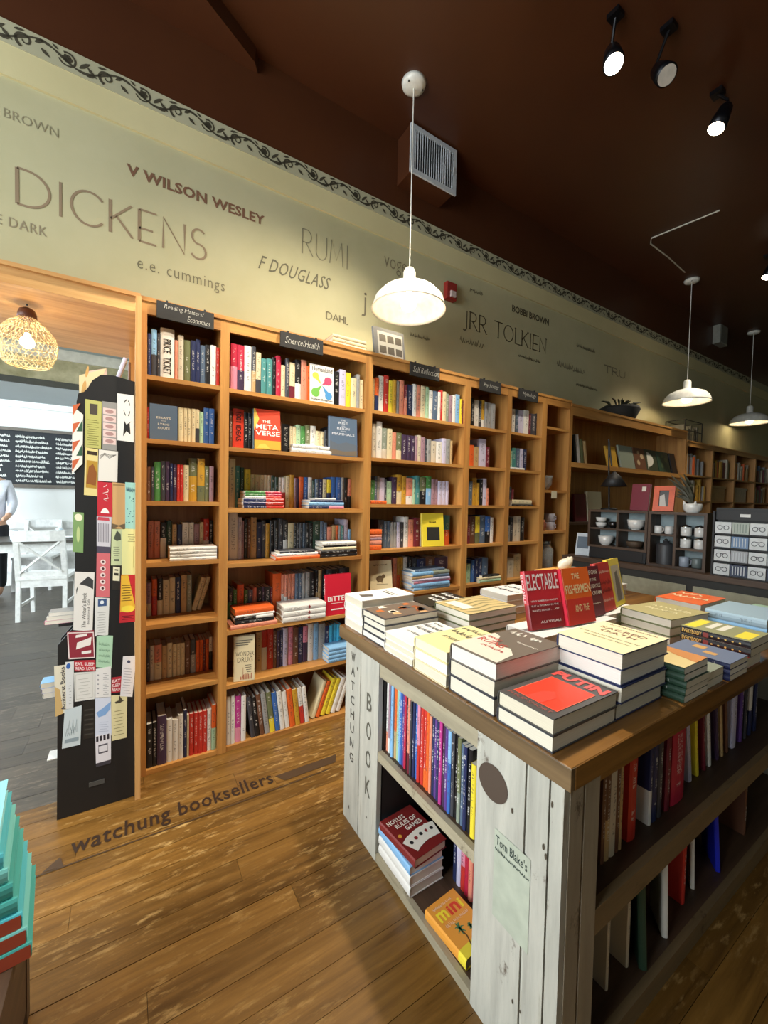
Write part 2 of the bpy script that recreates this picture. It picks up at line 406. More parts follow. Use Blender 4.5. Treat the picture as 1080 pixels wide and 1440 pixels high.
ORD = ['zeroth', 'first', 'second', 'third', 'fourth', 'fifth', 'sixth', 'seventh', 'eighth', 'ninth', 'tenth', 'eleventh', 'twelfth', 'thirteenth', 'fourteenth', 'fifteenth',
  'sixteenth', 'seventeenth', 'eighteenth', 'nineteenth', 'twentieth', 'twenty-first', 'twenty-second', 'twenty-third', 'twenty-fourth', 'twenty-fifth', 'twenty-sixth', 'twenty-seventh', 'twenty-eighth', 'twenty-ninth', 'thirtieth']
ORD += ['thirty-'+o for o in ORD[1:10]]+['fortieth']+['forty-'+o for o in ORD[1:10]]
# ------------------------------------------------------------------ books: thickness on x (front cover at +x), spine at y = 0 facing -y, height on z
def book(t, d, h, c1, M, label, cat, group=None, name='book', c2=None, inkc=None, split=None, hard=None, title=1.0):
    if hard is None: hard = t > .017
    root = thing(name, label, cat, M=M, group=group)
    bt = .0024 if hard else .0009; ov = .003 if hard else .0002
    if t < 3*bt: bt = t/4
    x = t/2; rd = min(.004, t*.2)
    mb = MB()
    mb.box(-x, -x+bt, rd, d, 0, h).box(x-bt, x, rd, d, 0, h)
    outer = [(-x, rd), (-x*.6, rd*.25), (0, 0), (x*.6, rd*.25), (x, rd)]; inner = [(p[0]*.96, p[1]+bt) for p in outer]
    n = 5
    vs = [(p[0], p[1], z) for z in (0, h) for p in outer+inner]
    fs = []
    for i in range(n-1):
        fs += [(i, i+1, 10+i+1, 10+i), (5+i+1, 5+i, 15+i, 15+i+1), (i+1, i, 5+i, 5+i+1), (10+i, 10+i+1, 15+i+1, 15+i)]
    mb.add(vs, fs)
    cov = mb.build('cover', M_COVER, root, world=False)
    cc1 = hexlin(c1); cc2 = hexlin(c2) if c2 else cc1
    lum = sum(cc1)/3
    ic = hexlin(inkc) if inkc else (hexlin('white') if lum < .28 else hexlin('charcoal'))
    cov['c1'] = cc1; cov['c2'] = cc2; cov['ink'] = ic; cov['prm'] = ((split if split is not None else (.45 if c2 else 0.0)), title, random.random())
    B(-x+bt, x-bt, rd*.6+bt, d-ov, ov, h-ov).build('pages', M_PAGES, root, world=False)
    return root
def upright(x, y, z, lean=0.0, t=0.0, turn=0.0):
    """spine facing the room; leaning books stand on their lower corner"""
    M = Matrix.Translation((x, y, z))
    if turn: M = M @ Matrix.Rotation(math.radians(turn), 4, 'Z')
    if lean:
        s = t/2 if lean > 0 else -t/2
        M = M @ Matrix.Translation((s, 0, 0)) @ Matrix.Rotation(math.radians(lean), 4, 'Y') @ Matrix.Translation((-s, 0, 0))
    return M
def flatM(cx, cy, z, t, spine=(0, -1), turn=0.0, d=0.0, h=0.0):
    """front cover up; spine faces the given direction; cx, cy the centre of the footprint, z its underside"""
    a = math.radians(turn); s = Vector((spine[0]*math.cos(a)-spine[1]*math.sin(a), spine[0]*math.sin(a)+spine[1]*math.cos(a), 0)).normalized()
    X = Vector((0, 0, 1)); Y = -s; Z = X.cross(Y)
    R = Matrix((X, Y, Z)).transposed().to_4x4()
    o = Vector((cx, cy, z+t/2)) - Y*(d/2) - Z*(h/2)
    return Matrix.Translation(o) @ R
def faceM(x, y, z, t, turn=0.0, tilt=0.0, d=0.0):
    """standing with the front cover to the room, tilted back; x the middle of the cover's foot, y its face"""
    X = Vector((0, -1, 0)); Z = Vector((0, 0, 1)); Y = Z.cross(X)
    R = Matrix((X, Y, Z)).transposed().to_4x4()
    M = Matrix.Translation((x, y, z+t*math.sin(math.radians(tilt)))) @ Matrix.Rotation(math.radians(turn), 4, 'Z') @ Matrix.Rotation(math.radians(-tilt), 4, 'X') @ R
    return M @ Matrix.Translation((-t/2, -d/2, 0))
def cover_plane(t, d, lift=.0006): return basis((0, 1, 0), (0, 0, 1), (t/2+lift, 0, 0))
def spine_plane(h, lift=.0012): return basis((0, 0, -1), (1, 0, 0), (0, -lift, h))      # x runs down the spine, y across to the front cover
def put(root, name, mb, m):
    if name.endswith(('_print', 'lettering', '_cross', '_strip', '_panel', 'paper_note', 'printed_card', 'printed_circle')):      # print belongs to the cover it is on
        for ch in root.children:
            if ch.name.split('.')[0] in ('cover', 'paper', 'photo_sheet'): return mb.build(name, m, ch, world=False)
    return mb.build(name, m, root, world=False)
# ------------------------------------------------------------------ the room
D = 2.115            # front plane of the wall bookcases
WY = 2.45            # face of the long wall
CZ = 3.80            # ceiling
TOPZ, HDRZ = 2.171, 2.10
floor = struct('floor', MB().box(-4.9, 10.6, -3.1, 9.0, -.12, -.018), plain('subfloor', '2A1D10', .8))
rg = random.Random(3)
PW = .0948
def planks(x0, x1, y0, y1, w, lmin, lmax, m, name):
    y = y0
    while y < y1-.01:
        x = x0-rg.random()*lmax*.6
        while x < x1:
            L = lmin+rg.random()*(lmax-lmin); a, b = max(x, x0), min(x+L, x1)
            if b-a > .05:
                dz = rg.uniform(-.0012, 0)
                B(a+.0005, b-.0005, y+.0007, min(y+w, y1)-.0007, -.018, dz).build(name, m, floor)
            x += L
        y += w
planks(-2.6, 3.4, -.72, 2.124, PW, .7, 1.9, M_FLOOR, 'floor_plank')
planks(-2.6, .5, 2.124, 2.86, PW, .9, 1.9, M_CAFEFLOOR, 'floor_plank')
planks(-4.6, .6, 2.86, 7.4, .17, 1.4, 2.8, M_CAFEFLOOR, 'floor_plank')
# painted name on the boards
p0, p1 = onz(92, 1203, 0), onz(384, 1097, 0)
Mf = basis((1, 0, 0), (0, 1, 0), (0, p0.y, .0015))
add_text(MB(), 'watchung booksellers', Mf, p0.x+.012, p1.x, -.035, .075, .012, 0, 1.08).build('painted_lettering', ink('2C1B0E', .5), floor)
mb = MB()
mb.ribbon([(p0.x-.10, -.052), (p0.x+.35, -.056), (p1.x+.25, -.05)], .006, Mf).poly(Mf, [(p0.x-.06, -.045), (p0.x-.015, .0), (p0.x, -.05)]).poly(Mf, [(p1.x+.015, .03), (p1.x+.045, -.02), (p1.x+.30, -.02), (p1.x+.33, .035)])
mb.build('painted_flourish', ink('43301D', .5), floor)
ceiling = struct('ceiling', MB().box(-2.9, 10.6, -3.2, WY, CZ, CZ+.12), M_CEIL)
# a boxed-down corner of the ceiling over the doorway end
pts = [onz(x, y, CZ-.09) for x, y in ((366, 92), (292, 2), (150, -140), (-60, -140))]
struct('ceiling_drop', MB().prism([(pts[0].x, WY-.012), (pts[0].x-.03, pts[0].y), (pts[1].x, pts[1].y), (pts[2].x-.3, pts[2].y-.3), (-2.7, pts[2].y-.3), (-2.7, WY-.012)][::-1], CZ-.09, CZ+.001), M_CEIL, ceiling)
w = MB().box(.04, 10.6, WY, 2.86, 0, CZ).box(-1.75, .04, WY, 2.86, 2.10, CZ).box(-2.9, -1.75, WY, 2.86, 0, CZ)
wall = struct('wall_back', w, M_GREEN)
Z1, Z2, Z3 = 3.106, 3.240, 3.336
struct('plaster_band', B(-2.7, 10.5, WY-.014, WY, Z1, Z2), M_BAND, wall)
struct('frieze_ground', B(-2.7, 10.5, WY-.018, WY, Z2, Z3), M_FRIEZE, wall)
struct('brown_upper_wall', B(-2.7, 10.5, WY-.012, WY, Z3, CZ), M_CEIL, wall)
# stencilled scroll frieze: one motif, repeated along the wall
UW = .30
def motif():
    mb = MB(); I = basis((1, 0, 0), (0, 0, 1), (0, 0, 0)); H = Z3-Z2
    def sp(cx, cy, r0, r1, a0, a1, w0, w1, n=18):
        pts = []; ws = []
        for i in range(n+1):
            t = i/n; a = math.radians(a0+(a1-a0)*t); r = r0+(r1-r0)*t
            pts.append((cx+r*math.cos(a), cy+r*math.sin(a))); ws.append(w0+(w1-w0)*t)
        mb.ribbon(pts, [q*1.5 for q in ws], I)
    def leaf(x, y, ax, ay, w):
        mb.ribbon([(x, y), (x+ax*.3, y+ay*.35), (x+ax*.7, y+ay*.75), (x+ax, y+ay)], [w*.4, w*1.3, w*1.0, w*.1], I)
    for k in range(6): mb.disc(I, .055+.011*math.cos(k*1.047), H*.52+.011*math.sin(k*1.047), .0085, None, 8)
    mb.disc(I, .055, H*.52, .008, None, 8)
    sp(.055, H*.52, .033, .026, 200, 480, .004, .006)
    sp(.205, H*.46, .034, .006, 250, -180, .008, .003, 26)
    pts = [(0+UW*i/24, H*.5+H*.30*math.sin(2*math.pi*i/24+2.4)) for i in range(25)]
    mb.ribbon(pts, [.006+.007*abs(math.sin(i*.5)) for i in range(25)], I)
    for q in ((.10, H*.35, .04, H*.40, .012), (.13, H*.55, .035, -H*.35, .011), (.155, H*.25, -.03, -H*.12, .01), (.24, H*.6, .035, H*.25, .011), (.262, H*.45, .03, -H*.25, .012), (.02, H*.75, -.02, H*.15, .008), (.17, H*.78, .035, H*.1, .009)):
        leaf(*q)
    return mb
mo = motif(); me = mo.mesh('stencil_scroll'); me.materials.append(ink('3F3A2A', .8))
for k in range(int(9.6/UW)):
    o = bpy.data.objects.new('stencil_scroll', me); COL.objects.link(o); o.parent = wall
    o.location = (-1.2+k*UW-wall.location.x, WY-.0195-wall.location.y, Z2+.001-wall.location.z)
# painted author names
MW = basis((1, 0, 0), (0, 0, 1), (0, WY-.0015, 0))
def wall_rect(bl, tr):
    a, b = ony(*bl, WY-.0015), ony(*tr, WY-.0015); return a.x, b.x, a.z, b.z
def wtext(s, bl, tr, c, bold=0, shear=0, spacing=1.0):
    add_text(MB(), s, MW, *wall_rect(bl, tr), bold, shear, spacing).build('painted_name', ink(c, .8), wall)
def wstroke(s, bl, tr, c, w, serif=0):
    stroke_text(MB(), s, MW, *wall_rect(bl, tr), w, serif).build('painted_name', ink(c, .8), wall)
def wscrib(bl, tr, c, w, seed):
    scribble(MB(), MW, *wall_rect(bl, tr), w, seed).build('painted_name', ink(c, .8), wall)
wstroke('DICKENS', (24, 286), (290, 326), '89765C', .0105)
wtext('V WILSON WESLEY', (178, 245), (372, 304), '74523C', .03, 0, 1.05)
wtext('BROWN', (5, 164), (82, 181), '8A8468', -.01)
wtext('E DARK', (-6, 313), (66, 320), '8A8066', .0, 0, 1.1)
wtext('e.e. cummings', (193, 382), (316, 396), '6F6A52', -.005, 0, 1.15)
wstroke('RUMI', (425, 356), (490, 346), '837F66', .007)
wtext('F DOUGLASS', (363, 377), (461, 390), '67634E', .005, .3, 1.1)
wtext('voge', (540, 381), (572, 372), '7A7158', -.01)
wstroke('j', (509, 436), (517, 412), '6B6450', .010)
wstroke('DAHL', (459, 448), (490, 447), '736C55', .008)
wstroke('JRR TOLKIEN', (651, 459), (768, 477), '5E5740', .010, .010)
wtext('BOBBI BROWN', (720, 438), (772, 449), '4E4733', .03)
for i, (bl, tr, ww) in enumerate([((647, 481), (681, 481), .006), ((661, 410), (679, 410), .006), ((576, 472), (604, 474), .006), ((729, 502), (760, 506), .007), ((811, 488), (837, 491), .008), ((810, 542), (840, 546), .008)]):
    wscrib(bl, tr, '6A644C', ww, 20+i)
wscrib((783, 515), (822, 518), '857E64', .012, 31)
wstroke('TRU', (850, 523), (879, 523), '847D63', .012, .012)
# other walls of the shop, with the street windows' openings
struct('wall_left', MB().box(-2.9, -2.7, -3.2, -.3, 0, CZ).box(-2.9, -2.7, 2.2, WY, 0, CZ).box(-2.9, -2.7, -.3, 2.2, 0, .8).box(-2.9, -2.7, -.3, 2.2, 3.2, CZ), M_GREEN)
struct('wall_front', MB().box(-2.9, -1.4, -3.2, -3.0, 0, CZ).box(1.8, 10.6, -3.2, -3.0, 0, CZ).box(-1.4, 1.8, -3.2, -3.0, 0, .8).box(-1.4, 1.8, -3.2, -3.0, 3.0, CZ), M_GREEN)
struct('wall_right', B(10.5, 10.7, -3.2, 2.86, 0, CZ), M_GREEN)
# ------------------------------------------------------------------ the doorway to the cafe
portal = struct('trim_1', B(-1.72, .022, D-.004, D+.03, 2.095, 2.156), PORTAL['x'])
struct('cap_board', B(-1.72, .04, D-.02, WY, 2.156, TOPZ+.001), PORTAL['x'], portal)
struct('soffit_board', B(-1.72, .03, D+.03, 2.86, 2.095, 2.103), PORTAL['x'], portal)
struct('jamb_board', B(.022, .038, D, 2.86, 0, 2.095), PORTAL['z'], portal)
struct('jamb_stop', B(-.002, .022, 2.62, 2.66, 0, 2.095), PORTAL['z'], portal)
struct('corner_post', B(.020, .040, 1.968, D-.004, 0, 2.108), PORTAL['z'], portal)
# ------------------------------------------------------------------ the cafe beyond
cw = struct('wall_cafe_back', B(-4.9, 1.2, 7.4, 7.55, 0, 3.3), M_CAFEWALL)
struct('wall_cafe_left', MB().box(-5.0, -4.85, 2.86, 7.5, 0, .7).box(-5.0, -4.85, 2.86, 7.5, 2.7, 3.3).box(-5.0, -4.85, 6.95, 7.5, .7, 2.7).box(-5.0, -4.85, 2.86, 3.4, .7, 2.7), M_CAFEWALL)
struct('wall_cafe_right', B(1.2, 1.35, 2.86, 7.5, 0, 3.3), M_CAFEWALL)
struct('ceiling_cafe', B(-4.9, 1.3, 2.86, 7.5, 3.3, 3.4), M_CAFEWALL)
YB = 3.7
a = ony(20, 482, YB); b = ony(20, 497, YB); c = ony(20, 529, YB); e = ony(20, 537, YB)
beam = struct('beam_1', B(-4.8, 1.2, YB, YB+.75, e.z, 3.3), M_GREYBLUE)
struct('crown_moulding', B(-4.8, 1.2, YB-.03, YB, b.z, a.z), M_WHITE, beam)
struct('marbled_band', B(-4.8, 1.2, YB-.012, YB, c.z, b.z), M_MARBLE, beam)
struct('dark_edge', B(-4.8, 1.2, YB-.016, YB, e.z-.004, c.z), plain('dark_edge_paint', '4C4F4C', .6), beam)
zc = ony(20, 566, 7.38).z
struct('crown_moulding', B(-4.8, 1.2, 7.34, 7.4, zc-.06, zc+.10), M_WHITE, cw)
zr = ony(50, 737, 7.36).z
struct('chair_rail', B(-4.8, 1.2, 7.36, 7.4, zr-.06, zr+.03), M_WHITE, cw)
for k in range(6): struct('wainscot_panel', B(-4.4+k*.92, -3.6+k*.92, 7.385, 7.4, .18, zr-.14), M_WHITE, cw)
struct('wall_cafe_front', MB().box(-4.9, -2.9, 2.86, 2.96, 0, .75).box(-4.9, -2.9, 2.86, 2.96, 2.75, 3.3).box(-4.9, -4.6, 2.86, 2.96, .75, 2.75), M_CAFEWALL)
# ------------------------------------------------------------------ wall bookcases
BT = .020
def bookcase(label, x0, x1, ix0, ix1, zs, group='wall bookcases', depth=.318, hdr=True, ztop=None, mats=OAK, headz=HDRZ, y0=D):
    """x0..x1 outside, ix0..ix1 clear opening, zs the tops of the shelf boards from the bottom up"""
    zt = ztop or TOPZ
    t = thing('bookcase', label, 'bookcase', ((x0+x1)/2, y0+depth/2, 0), group)
    B(x0, ix0, y0, y0+depth, 0, zt-.018).build('side_panel', mats['z'], t)
    B(ix1, x1, y0, y0+depth, 0, zt-.018).build('side_panel', mats['z'], t)
    B(ix0, ix1, y0+depth-.010, y0+depth, .0, zt-.018).build('back_panel', mats['z'], t)
    B(x0, x1, y0-.006, y0+depth, zt-.018, zt).build('top_board', mats['x'], t)
    if hdr: B(ix0, ix1, y0, y0+.018, headz, zt-.018).build('header_rail', mats['x'], t)
    for i, z in enumerate(zs):
        if i == 0:
            if z > .01: B(ix0, ix1, y0+.004, y0+depth-.010, 0, z).build('plinth', mats['x'], t)
        else: B(ix0, ix1, y0+.002, y0+depth-.010, z-BT, z).build('shelf', mats['x'], t)
    return t
ZS = [.022, .381, .698, .985, 1.268, 1.549, 1.833]
ZS2 = [.024, .342, .618, .958, 1.236, 1.541, 1.829]
CASES = [
 ('doorway bookcase', 'narrow oak bookcase beside the cafe doorway, seven shelves of books', .041, .395, .065, .373, ZS),
 ('Science/Health bookcase', 'wide oak bookcase under the Science/Health sign, full of books', .395, 1.205, .414, 1.180, ZS2),
 ('Self Reflection bookcase', 'wide oak bookcase under the Self Reflection sign', 1.205, 2.002, 1.230, 1.976, ZS),
 ('Psychology bookcase', 'narrow oak bookcase under the Psychology sign, half-empty shelves', 2.002, 2.430, 2.030, 2.405, ZS),
 ('Mythology bookcase', 'narrow oak bookcase between the Psychology bookcase and the mug shelves', 2.430, 2.848, 2.453, 2.817, ZS),
 ('mug shelves', 'narrow oak shelf unit holding mugs and a clear glass bowl', 2.848, 3.198, 2.876, 3.180, [.022, .42, .74, 1.062, 1.402, 1.922]),
]
for nm, lab, x0, x1, a, b, zs in CASES: bookcase(lab, x0, x1, a, b, zs)
SHELFNAME = {6: 'top shelf', 5: 'second shelf down', 4: 'third shelf down', 3: 'fourth shelf down', 2: 'fifth shelf down', 1: 'sixth shelf down', 0: 'bottom shelf'}
KH = .8667
def colour_words(c1, c2): return (c1+' and '+c2 if c2 and c2 != c1 else c1).replace('_', ' ')
def row(case, k, spec, origin, scale, ypx, ysp, z=None, zmax=None, dmax=None, hs=1.0):
    """one shelf of upright books; spec: 'x colour[/colour] height [lean]; ...; x' with x in the zoomed crop"""
    nm = CASES[case][0]; z = z if z is not None else CASES[case][6][k]
    if zmax is None: zmax = (CASES[case][6][k+1]-BT if k+1 < len(CASES[case][6]) else HDRZ+.05)
    it = [s.split() for s in spec.split(';')]; n = 0; lo, hi = CASES[case][4]+.0015, CASES[case][5]-.0015
    for i in range(len(it)-1):
        a = it[i]
        if len(a) < 3: continue
        xa = ony(origin[0]+float(a[0])/scale, ypx, ysp).x; xb = ony(origin[0]+float(it[i+1][0])/scale, ypx, ysp).x
        xa = max(xa, lo); xb = min(xb, hi)
        c = a[1].split('/'); h = float(a[2])/100*KH*hs; lean = float(a[3]) if len(a) > 3 else 0
        t = max(.006, (xb-xa)-.0012)
        if lean: t = t*math.cos(math.radians(lean))*.95
        h = min(h, zmax-z-.008)
        d = min(max(.105, h*.66), D+.318-.012-ysp)
        if dmax: d = min(d, dmax)
        dy = random.uniform(0, .006)
        d = min(d, D+.318-.012-ysp-dy)
        n += 1
        xm = (xa+xb)/2
        if lean: xm = xa+t/2 if lean < 0 else xb-t/2
        kd = 'hardback' if t > .0262 else 'paperback'
        lab = '%s %s, %s from doorway end, %s of %s' % (colour_words(c[0], c[1] if len(c) > 1 else None), kd, ORD[n+cnt.get((case, k), 0)], SHELFNAME[k], nm)
        book(t, d, h, c[0], upright(xm, ysp+dy, z+.0003, lean, t), lab, kd, 'upright books on the %s of the %s' % (SHELFNAME[k], nm), name=kd+'_book', c2=c[1] if len(c) > 1 else None, split=random.uniform(.3, .6))
    cnt[(case, k)] = cnt.get((case, k), 0)+n
cnt = {}
def pile(case, k, x0, x1, y0, spec, z=None, d=.15, turn=0, jit=.006, cat='book'):
    """books lying flat, spine to the room, listed bottom first: 'colour[/colour] thickness_cm'"""
    nm = CASES[case][0]; z = z if z is not None else CASES[case][6][k]
    z += .0003; n = 0; out = []; lo, hi = CASES[case][4]+.004, CASES[case][5]-.004
    x0, x1 = max(x0, lo), min(x1, hi)
    for s in spec.split(';'):
        a = s.split(); c = a[0].split('/'); t = float(a[1])/100; n += 1
        sh = float(a[2]) if len(a) > 2 else 1.0
        L = (x1-x0)*sh
        cx = min(max((x0+x1)/2+random.uniform(-jit, jit), lo+L/2+.004), hi-L/2-.004)
        dd = d*min(1, .4+.6*sh)
        M = flatM(cx, y0+d/2+random.uniform(-jit, jit)*.5, z, t, (0, -1), turn+random.uniform(-2, 2)*(jit > .003), dd, L)
        lab = '%s book, %s up in pile, %s, %s' % (colour_words(c[0], c[1] if len(c) > 1 else None), ORD[n], SHELFNAME[k], nm)
        out.append((book(t, dd, L, c[0], M, lab, 'hardback', 'flat piles on the bookcase shelves', 'hardback_book', c2=c[1] if len(c) > 1 else None, title=.8), t, dd, L)); z += t+.0003
    return out
def face_book(x, y, z, w, h, t, c, label, turn=0, tilt=6, group=None, cat='book', c2=None, split=None):
    r = book(t, w, h, c, faceM(x, y, z, t, turn, tilt, w), label, 'hardback', group, 'hardback_book', c2=c2, split=split, title=0)
    return r, cover_plane(t, w), spine_plane(h)
def pxx(px, py, Y): return ony(px, py, Y).x
# ---- doorway bookcase
O, S = (170, 400), 5.4
row(0, 6, '200 navy 21.5;230 light_blue/charcoal 24;275 charcoal 22.5;300 white 26;408 salmon 20.8;432 beige 23.8;478 olive 22;530 navy 22.4;570 navy 23.5;603 slate 21;642 black 21.7;680 white 22;724 red 21.5;765', O, S, 500, D+.012)
pt = [o for o in bpy.data.objects if o.get('label', '').startswith(('white hardback, fourth', 'white paperback, fourth')) and 'top shelf of doorway' in o.get('label', '')][0]
pt['label'] = 'widest white book with big black spine capitals, top shelf of doorway bookcase'
hh = max(v.co.z for v in pt.children[0].data.vertices); pw = max(v.co.x for v in pt.children[0].data.vertices)
mb = MB(); P = spine_plane(hh); add_text(mb, 'PRICE', P, hh*.22, hh*.50, -pw*.62, pw*.55, .01); add_text(mb, 'TICKET', P, hh*.58, hh*.92, -pw*.62, pw*.55, .01); put(pt, 'spine_lettering', mb, ink('1C1A1A'))
pt.children[0]['prm'] = (0, 0, .3)
O, S = (190, 400), 4
row(0, 5, '64 red 17;78;243 cream 19;272 cream 19;293 cream 19;316 cream 19;340 cream/charcoal 19;362 mint 18;386 blue 20.5;418 blue 20.5;447', O, S, 600, D+.045)
xa, xb = pxx(190+80/4, 600, D+.02), pxx(190+240/4, 600, D+.02)
r, P, _ = face_book((xa+xb)/2, D+.03, ZS[5]+.0003, xb-xa, .165, .012, 'slate', 'slate blue book facing out, second shelf of doorway bookcase', 0, 3)
mb = MB(); w = xb-xa
for s, a, b, c, d in (('ESSAYS', .25, .75, .60, .655), ('from', .42, .58, .53, .56), ('LYRIC', .30, .70, .42, .475), ('ROUTE', .30, .72, .31, .365)): add_text(mb, s, P, a*w, b*w, c*.165, d*.165)
put(r, 'cover_lettering', mb, ink('E2DCC8'))
row(0, 4, '66 brown 18;90 charcoal 18;108 green 21;145 charcoal 21.5;170 plum 21.5;195 navy 20.5;213 plum 20;235 red 20;252 red 20;272 cream 20;303 olive/gold 24;350 gold/olive 24;392 olive 20;418 mauve 20;443', O, S, 680, D+.035)
O, S = (200, 740), 9
row(0, 3, '70 salmon 21;145 salmon 21;228 black/white 20;308 forest 21;378 tan 19;440 navy 19;505 white 20;590 white 20;655 mauve 19;728 cream 20;778 red/white 22;850 black 21;910', O, S, 760, D+.155)
pile(0, 3, pxx(240, 780, D+.01), pxx(308, 780, D+.01), D+.008, 'white 1.6;white 1.6;white 1.6;white 1.5', d=.12, jit=.0015)
row(0, 2, '50 mauve/cream 19;120 orange/red 21;190 black/cream 21;262 cream 20;345 cream 21;420 navy 21;490 tan 22;565 sage 22;630', O, S, 840, D+.165)
row(0, 2, '612 cream 20 16;685 cream 20 16;745', O, S, 850, D+.165)
O, S = (190, 740), 3.89
row(0, 1, '62 charcoal 19;80 beige 20;105 salmon/cream 20;147 tan 19;175 cream 20;205 cream 19;228 cream 19;250 cream 19;273 brown 20;303 charcoal/grey 20;333 orange 19;355 orange 19;372 maroon 19;385 orange 19;405 white/black 20;424', O, S, 920, D+.145)
row(0, 0, '60 black 24;95 black 24;120 plum 27;172 white 24;203 white 23;235 white 25;265 navy 27;283 cream 24;295 red 24;322 red 24;345 red 24;370 red 24;394 white 24;418 orange/mint 26;455', O, S, 1050, D+.018)
# ---- Science/Health bookcase
O, S = (315, 470), 5.268
row(1, 6, '52 crimson/pink 26;100 crimson/plum 26;152 white 26.5;205 charcoal/tan 26.8;237 cream/charcoal 24;277 teal 21;316 teal 21.5;360 black 23;388 crimson 24.5;425 cream 19.5;458 charcoal 24;488 cream/maroon 22;530 black/white 24.5;573 salmon 25;615 orange 22;640;815 black 22;858 lavender 24;905 yellow 23;945 cream 20;985 grey 23;1010 cream 20;1045', O, S, 530, D+.014)
Y = D+.012; xa, xb = pxx(315+632/S, 540, Y), pxx(315+810/S, 540, Y); w = xb-xa; h = .205
r, P, Q = face_book((xa+xb)/2, Y-.008, ZS2[6]+.0003, w, h, .014, 'white', 'white book facing out with four coloured circles, Science/Health top shelf', 0, 2)
put(r, 'spine_strip', MB().quad(spine_plane(h), 0, h, -.007, .007), ink('E08A3A'))
mb = MB(); add_text(mb, 'Humankind', P, .10*w, .94*w, .83*h, .95*h, .01); add_text(mb, 'Rutger Bregman', P, .08*w, .95*w, .03*h, .10*h, .01); put(r, 'cover_lettering', mb, ink('3A3A3A'))
for (cx, cy, rr, c) in ((.24, .70, .13, 'E5CF4A'), (.76, .60, .16, 'DE4468'), (.24, .25, .17, '6FB04A'), (.78, .20, .15, '4A8FC8')):
    m2 = MB().disc(P, cx*w, cy*h, rr*w, rr*w, 22); a = math.atan2(cy-.47, (cx-.5)); px, py = -math.sin(a)*rr*w*.7, math.cos(a)*rr*w*.7
    m2.poly(cover_plane(.014, w, .0004), [(cx*w+px, cy*h+py), (.5*w, .47*h), (cx*w-px, cy*h-py)]); put(r, 'printed_circle', m2, ink(c))
O, S = (315, 560), 5.268
row(1, 5, '42 brown 22;65 orange 23.5;148 black 22;178 black 22;212 charcoal 20;240;400 brown 19;432 black 18;490 cream 17;512 cream 17;535 mint 18.5;570 green 18;605 olive/grey 19;640 white 19;685 cream 16;718 cream 16;750 charcoal 17;772 black 20;795', O, S, 600, D+.06)
Y = D+.012; xa, xb = pxx(315+66/S, 600, Y), pxx(315+146/S, 600, Y)
t = xb-xa; h = .2
bk = [o for o in bpy.data.objects if o.get('label', '').startswith(('orange hardback, second from doorway end, second shelf down of Science', 'orange paperback, second from doorway end, second shelf down of Science'))][0]
bk['label'] = 'thick orange red book with dark spine capitals, second shelf down of Science/Health bookcase'
hh = max(v.co.z for v in bk.children[0].data.vertices); pw = max(v.co.x for v in bk.children[0].data.vertices)
bk.children[0]['c1'] = lin('D8402A'); bk.children[0]['c2'] = lin('D8402A'); bk.children[0]['prm'] = (0, 0, 0)
put(bk, 'spine_lettering', add_text(MB(), '1001 IDEAS', spine_plane(hh), hh*.08, hh*.80, -pw*.45, pw*.5, .012), ink('3A1008'))
xa, xb = pxx(315+232/S, 610, D), pxx(315+425/S, 610, D); w = xb-xa; h = .215
r, P, Q = face_book((xa+xb)/2, D+.012, ZS2[5]+.0003, w, h, .024, 'red', 'red and gold book leaning face out, second shelf of Science/Health bookcase', -6, 9)
r.children[0]['c2'] = lin('D9A23A'); r.children[0]['prm'] = (.22, 0, 0); r.children[0]['c1'] = lin('D6452C')
mb = MB()
for s, a, b, c, d in (('THE', .30, .62, .66, .73), ('META', .08, .92, .50, .62), ('VERSE', .06, .98, .34, .46)): add_text(mb, s, P, a*w, b*w, c*h, d*h, .015)
put(r, 'cover_lettering', mb, ink('F0EDE4')); put(r, 'spine_panel', MB().quad(spine_plane(h), 0, h, -.0118, .0118), ink('6FA3B4'))
put(r, 'swirl_print', MB().poly(P, [(0, .45*h), (.2*w, .75*h), (.05*w, h), (0, h)]).poly(P, [(.1*w, .02*h), (.6*w, .02*h), (.4*w, .14*h), (.2*w, .12*h)]), ink('E8B84A'))
xa, xb = pxx(315+788/S, 610, D), pxx(315+996/S, 610, D); w = xb-xa; h = .225
r, P, Q = face_book((xa+xb)/2, D+.008, ZS2[5]+.0003, w, h, .022, 'slate', 'slate blue landscape book facing out, second shelf of Science/Health bookcase', 0, 4)
mb = MB()
for s, a, b, c, d in (('THE', .42, .58, .90, .94), ('RISE', .34, .66, .82, .88), ('AND', .44, .56, .76, .79), ('REIGN', .28, .72, .68, .74), ('OF THE', .40, .60, .62, .65), ('MAMMALS', .10, .90, .53, .59)): add_text(mb, s, P, a*w, b*w, c*h, d*h)
put(r, 'cover_lettering', mb, ink('D8DCE4'))
put(r, 'landscape_print', MB().poly(P, [(.02*w, .02*h), (.98*w, .02*h), (.98*w, .30*h), (.6*w, .36*h), (.3*w, .30*h), (.02*w, .38*h)]), ink('5B6470'))
put(r, 'ground_print', MB().poly(cover_plane(.022, w, .0009), [(.02*w, .02*h), (.98*w, .02*h), (.98*w, .16*h), (.5*w, .12*h), (.02*w, .17*h)]), ink('6E6152'))
pile(1, 5, pxx(315+505/S, 625, D), pxx(315+800/S, 625, D), D+.006, 'white 2.4;white 2.2 .92', d=.055+.0, jit=.002)
O, S = (315, 630), 5.268
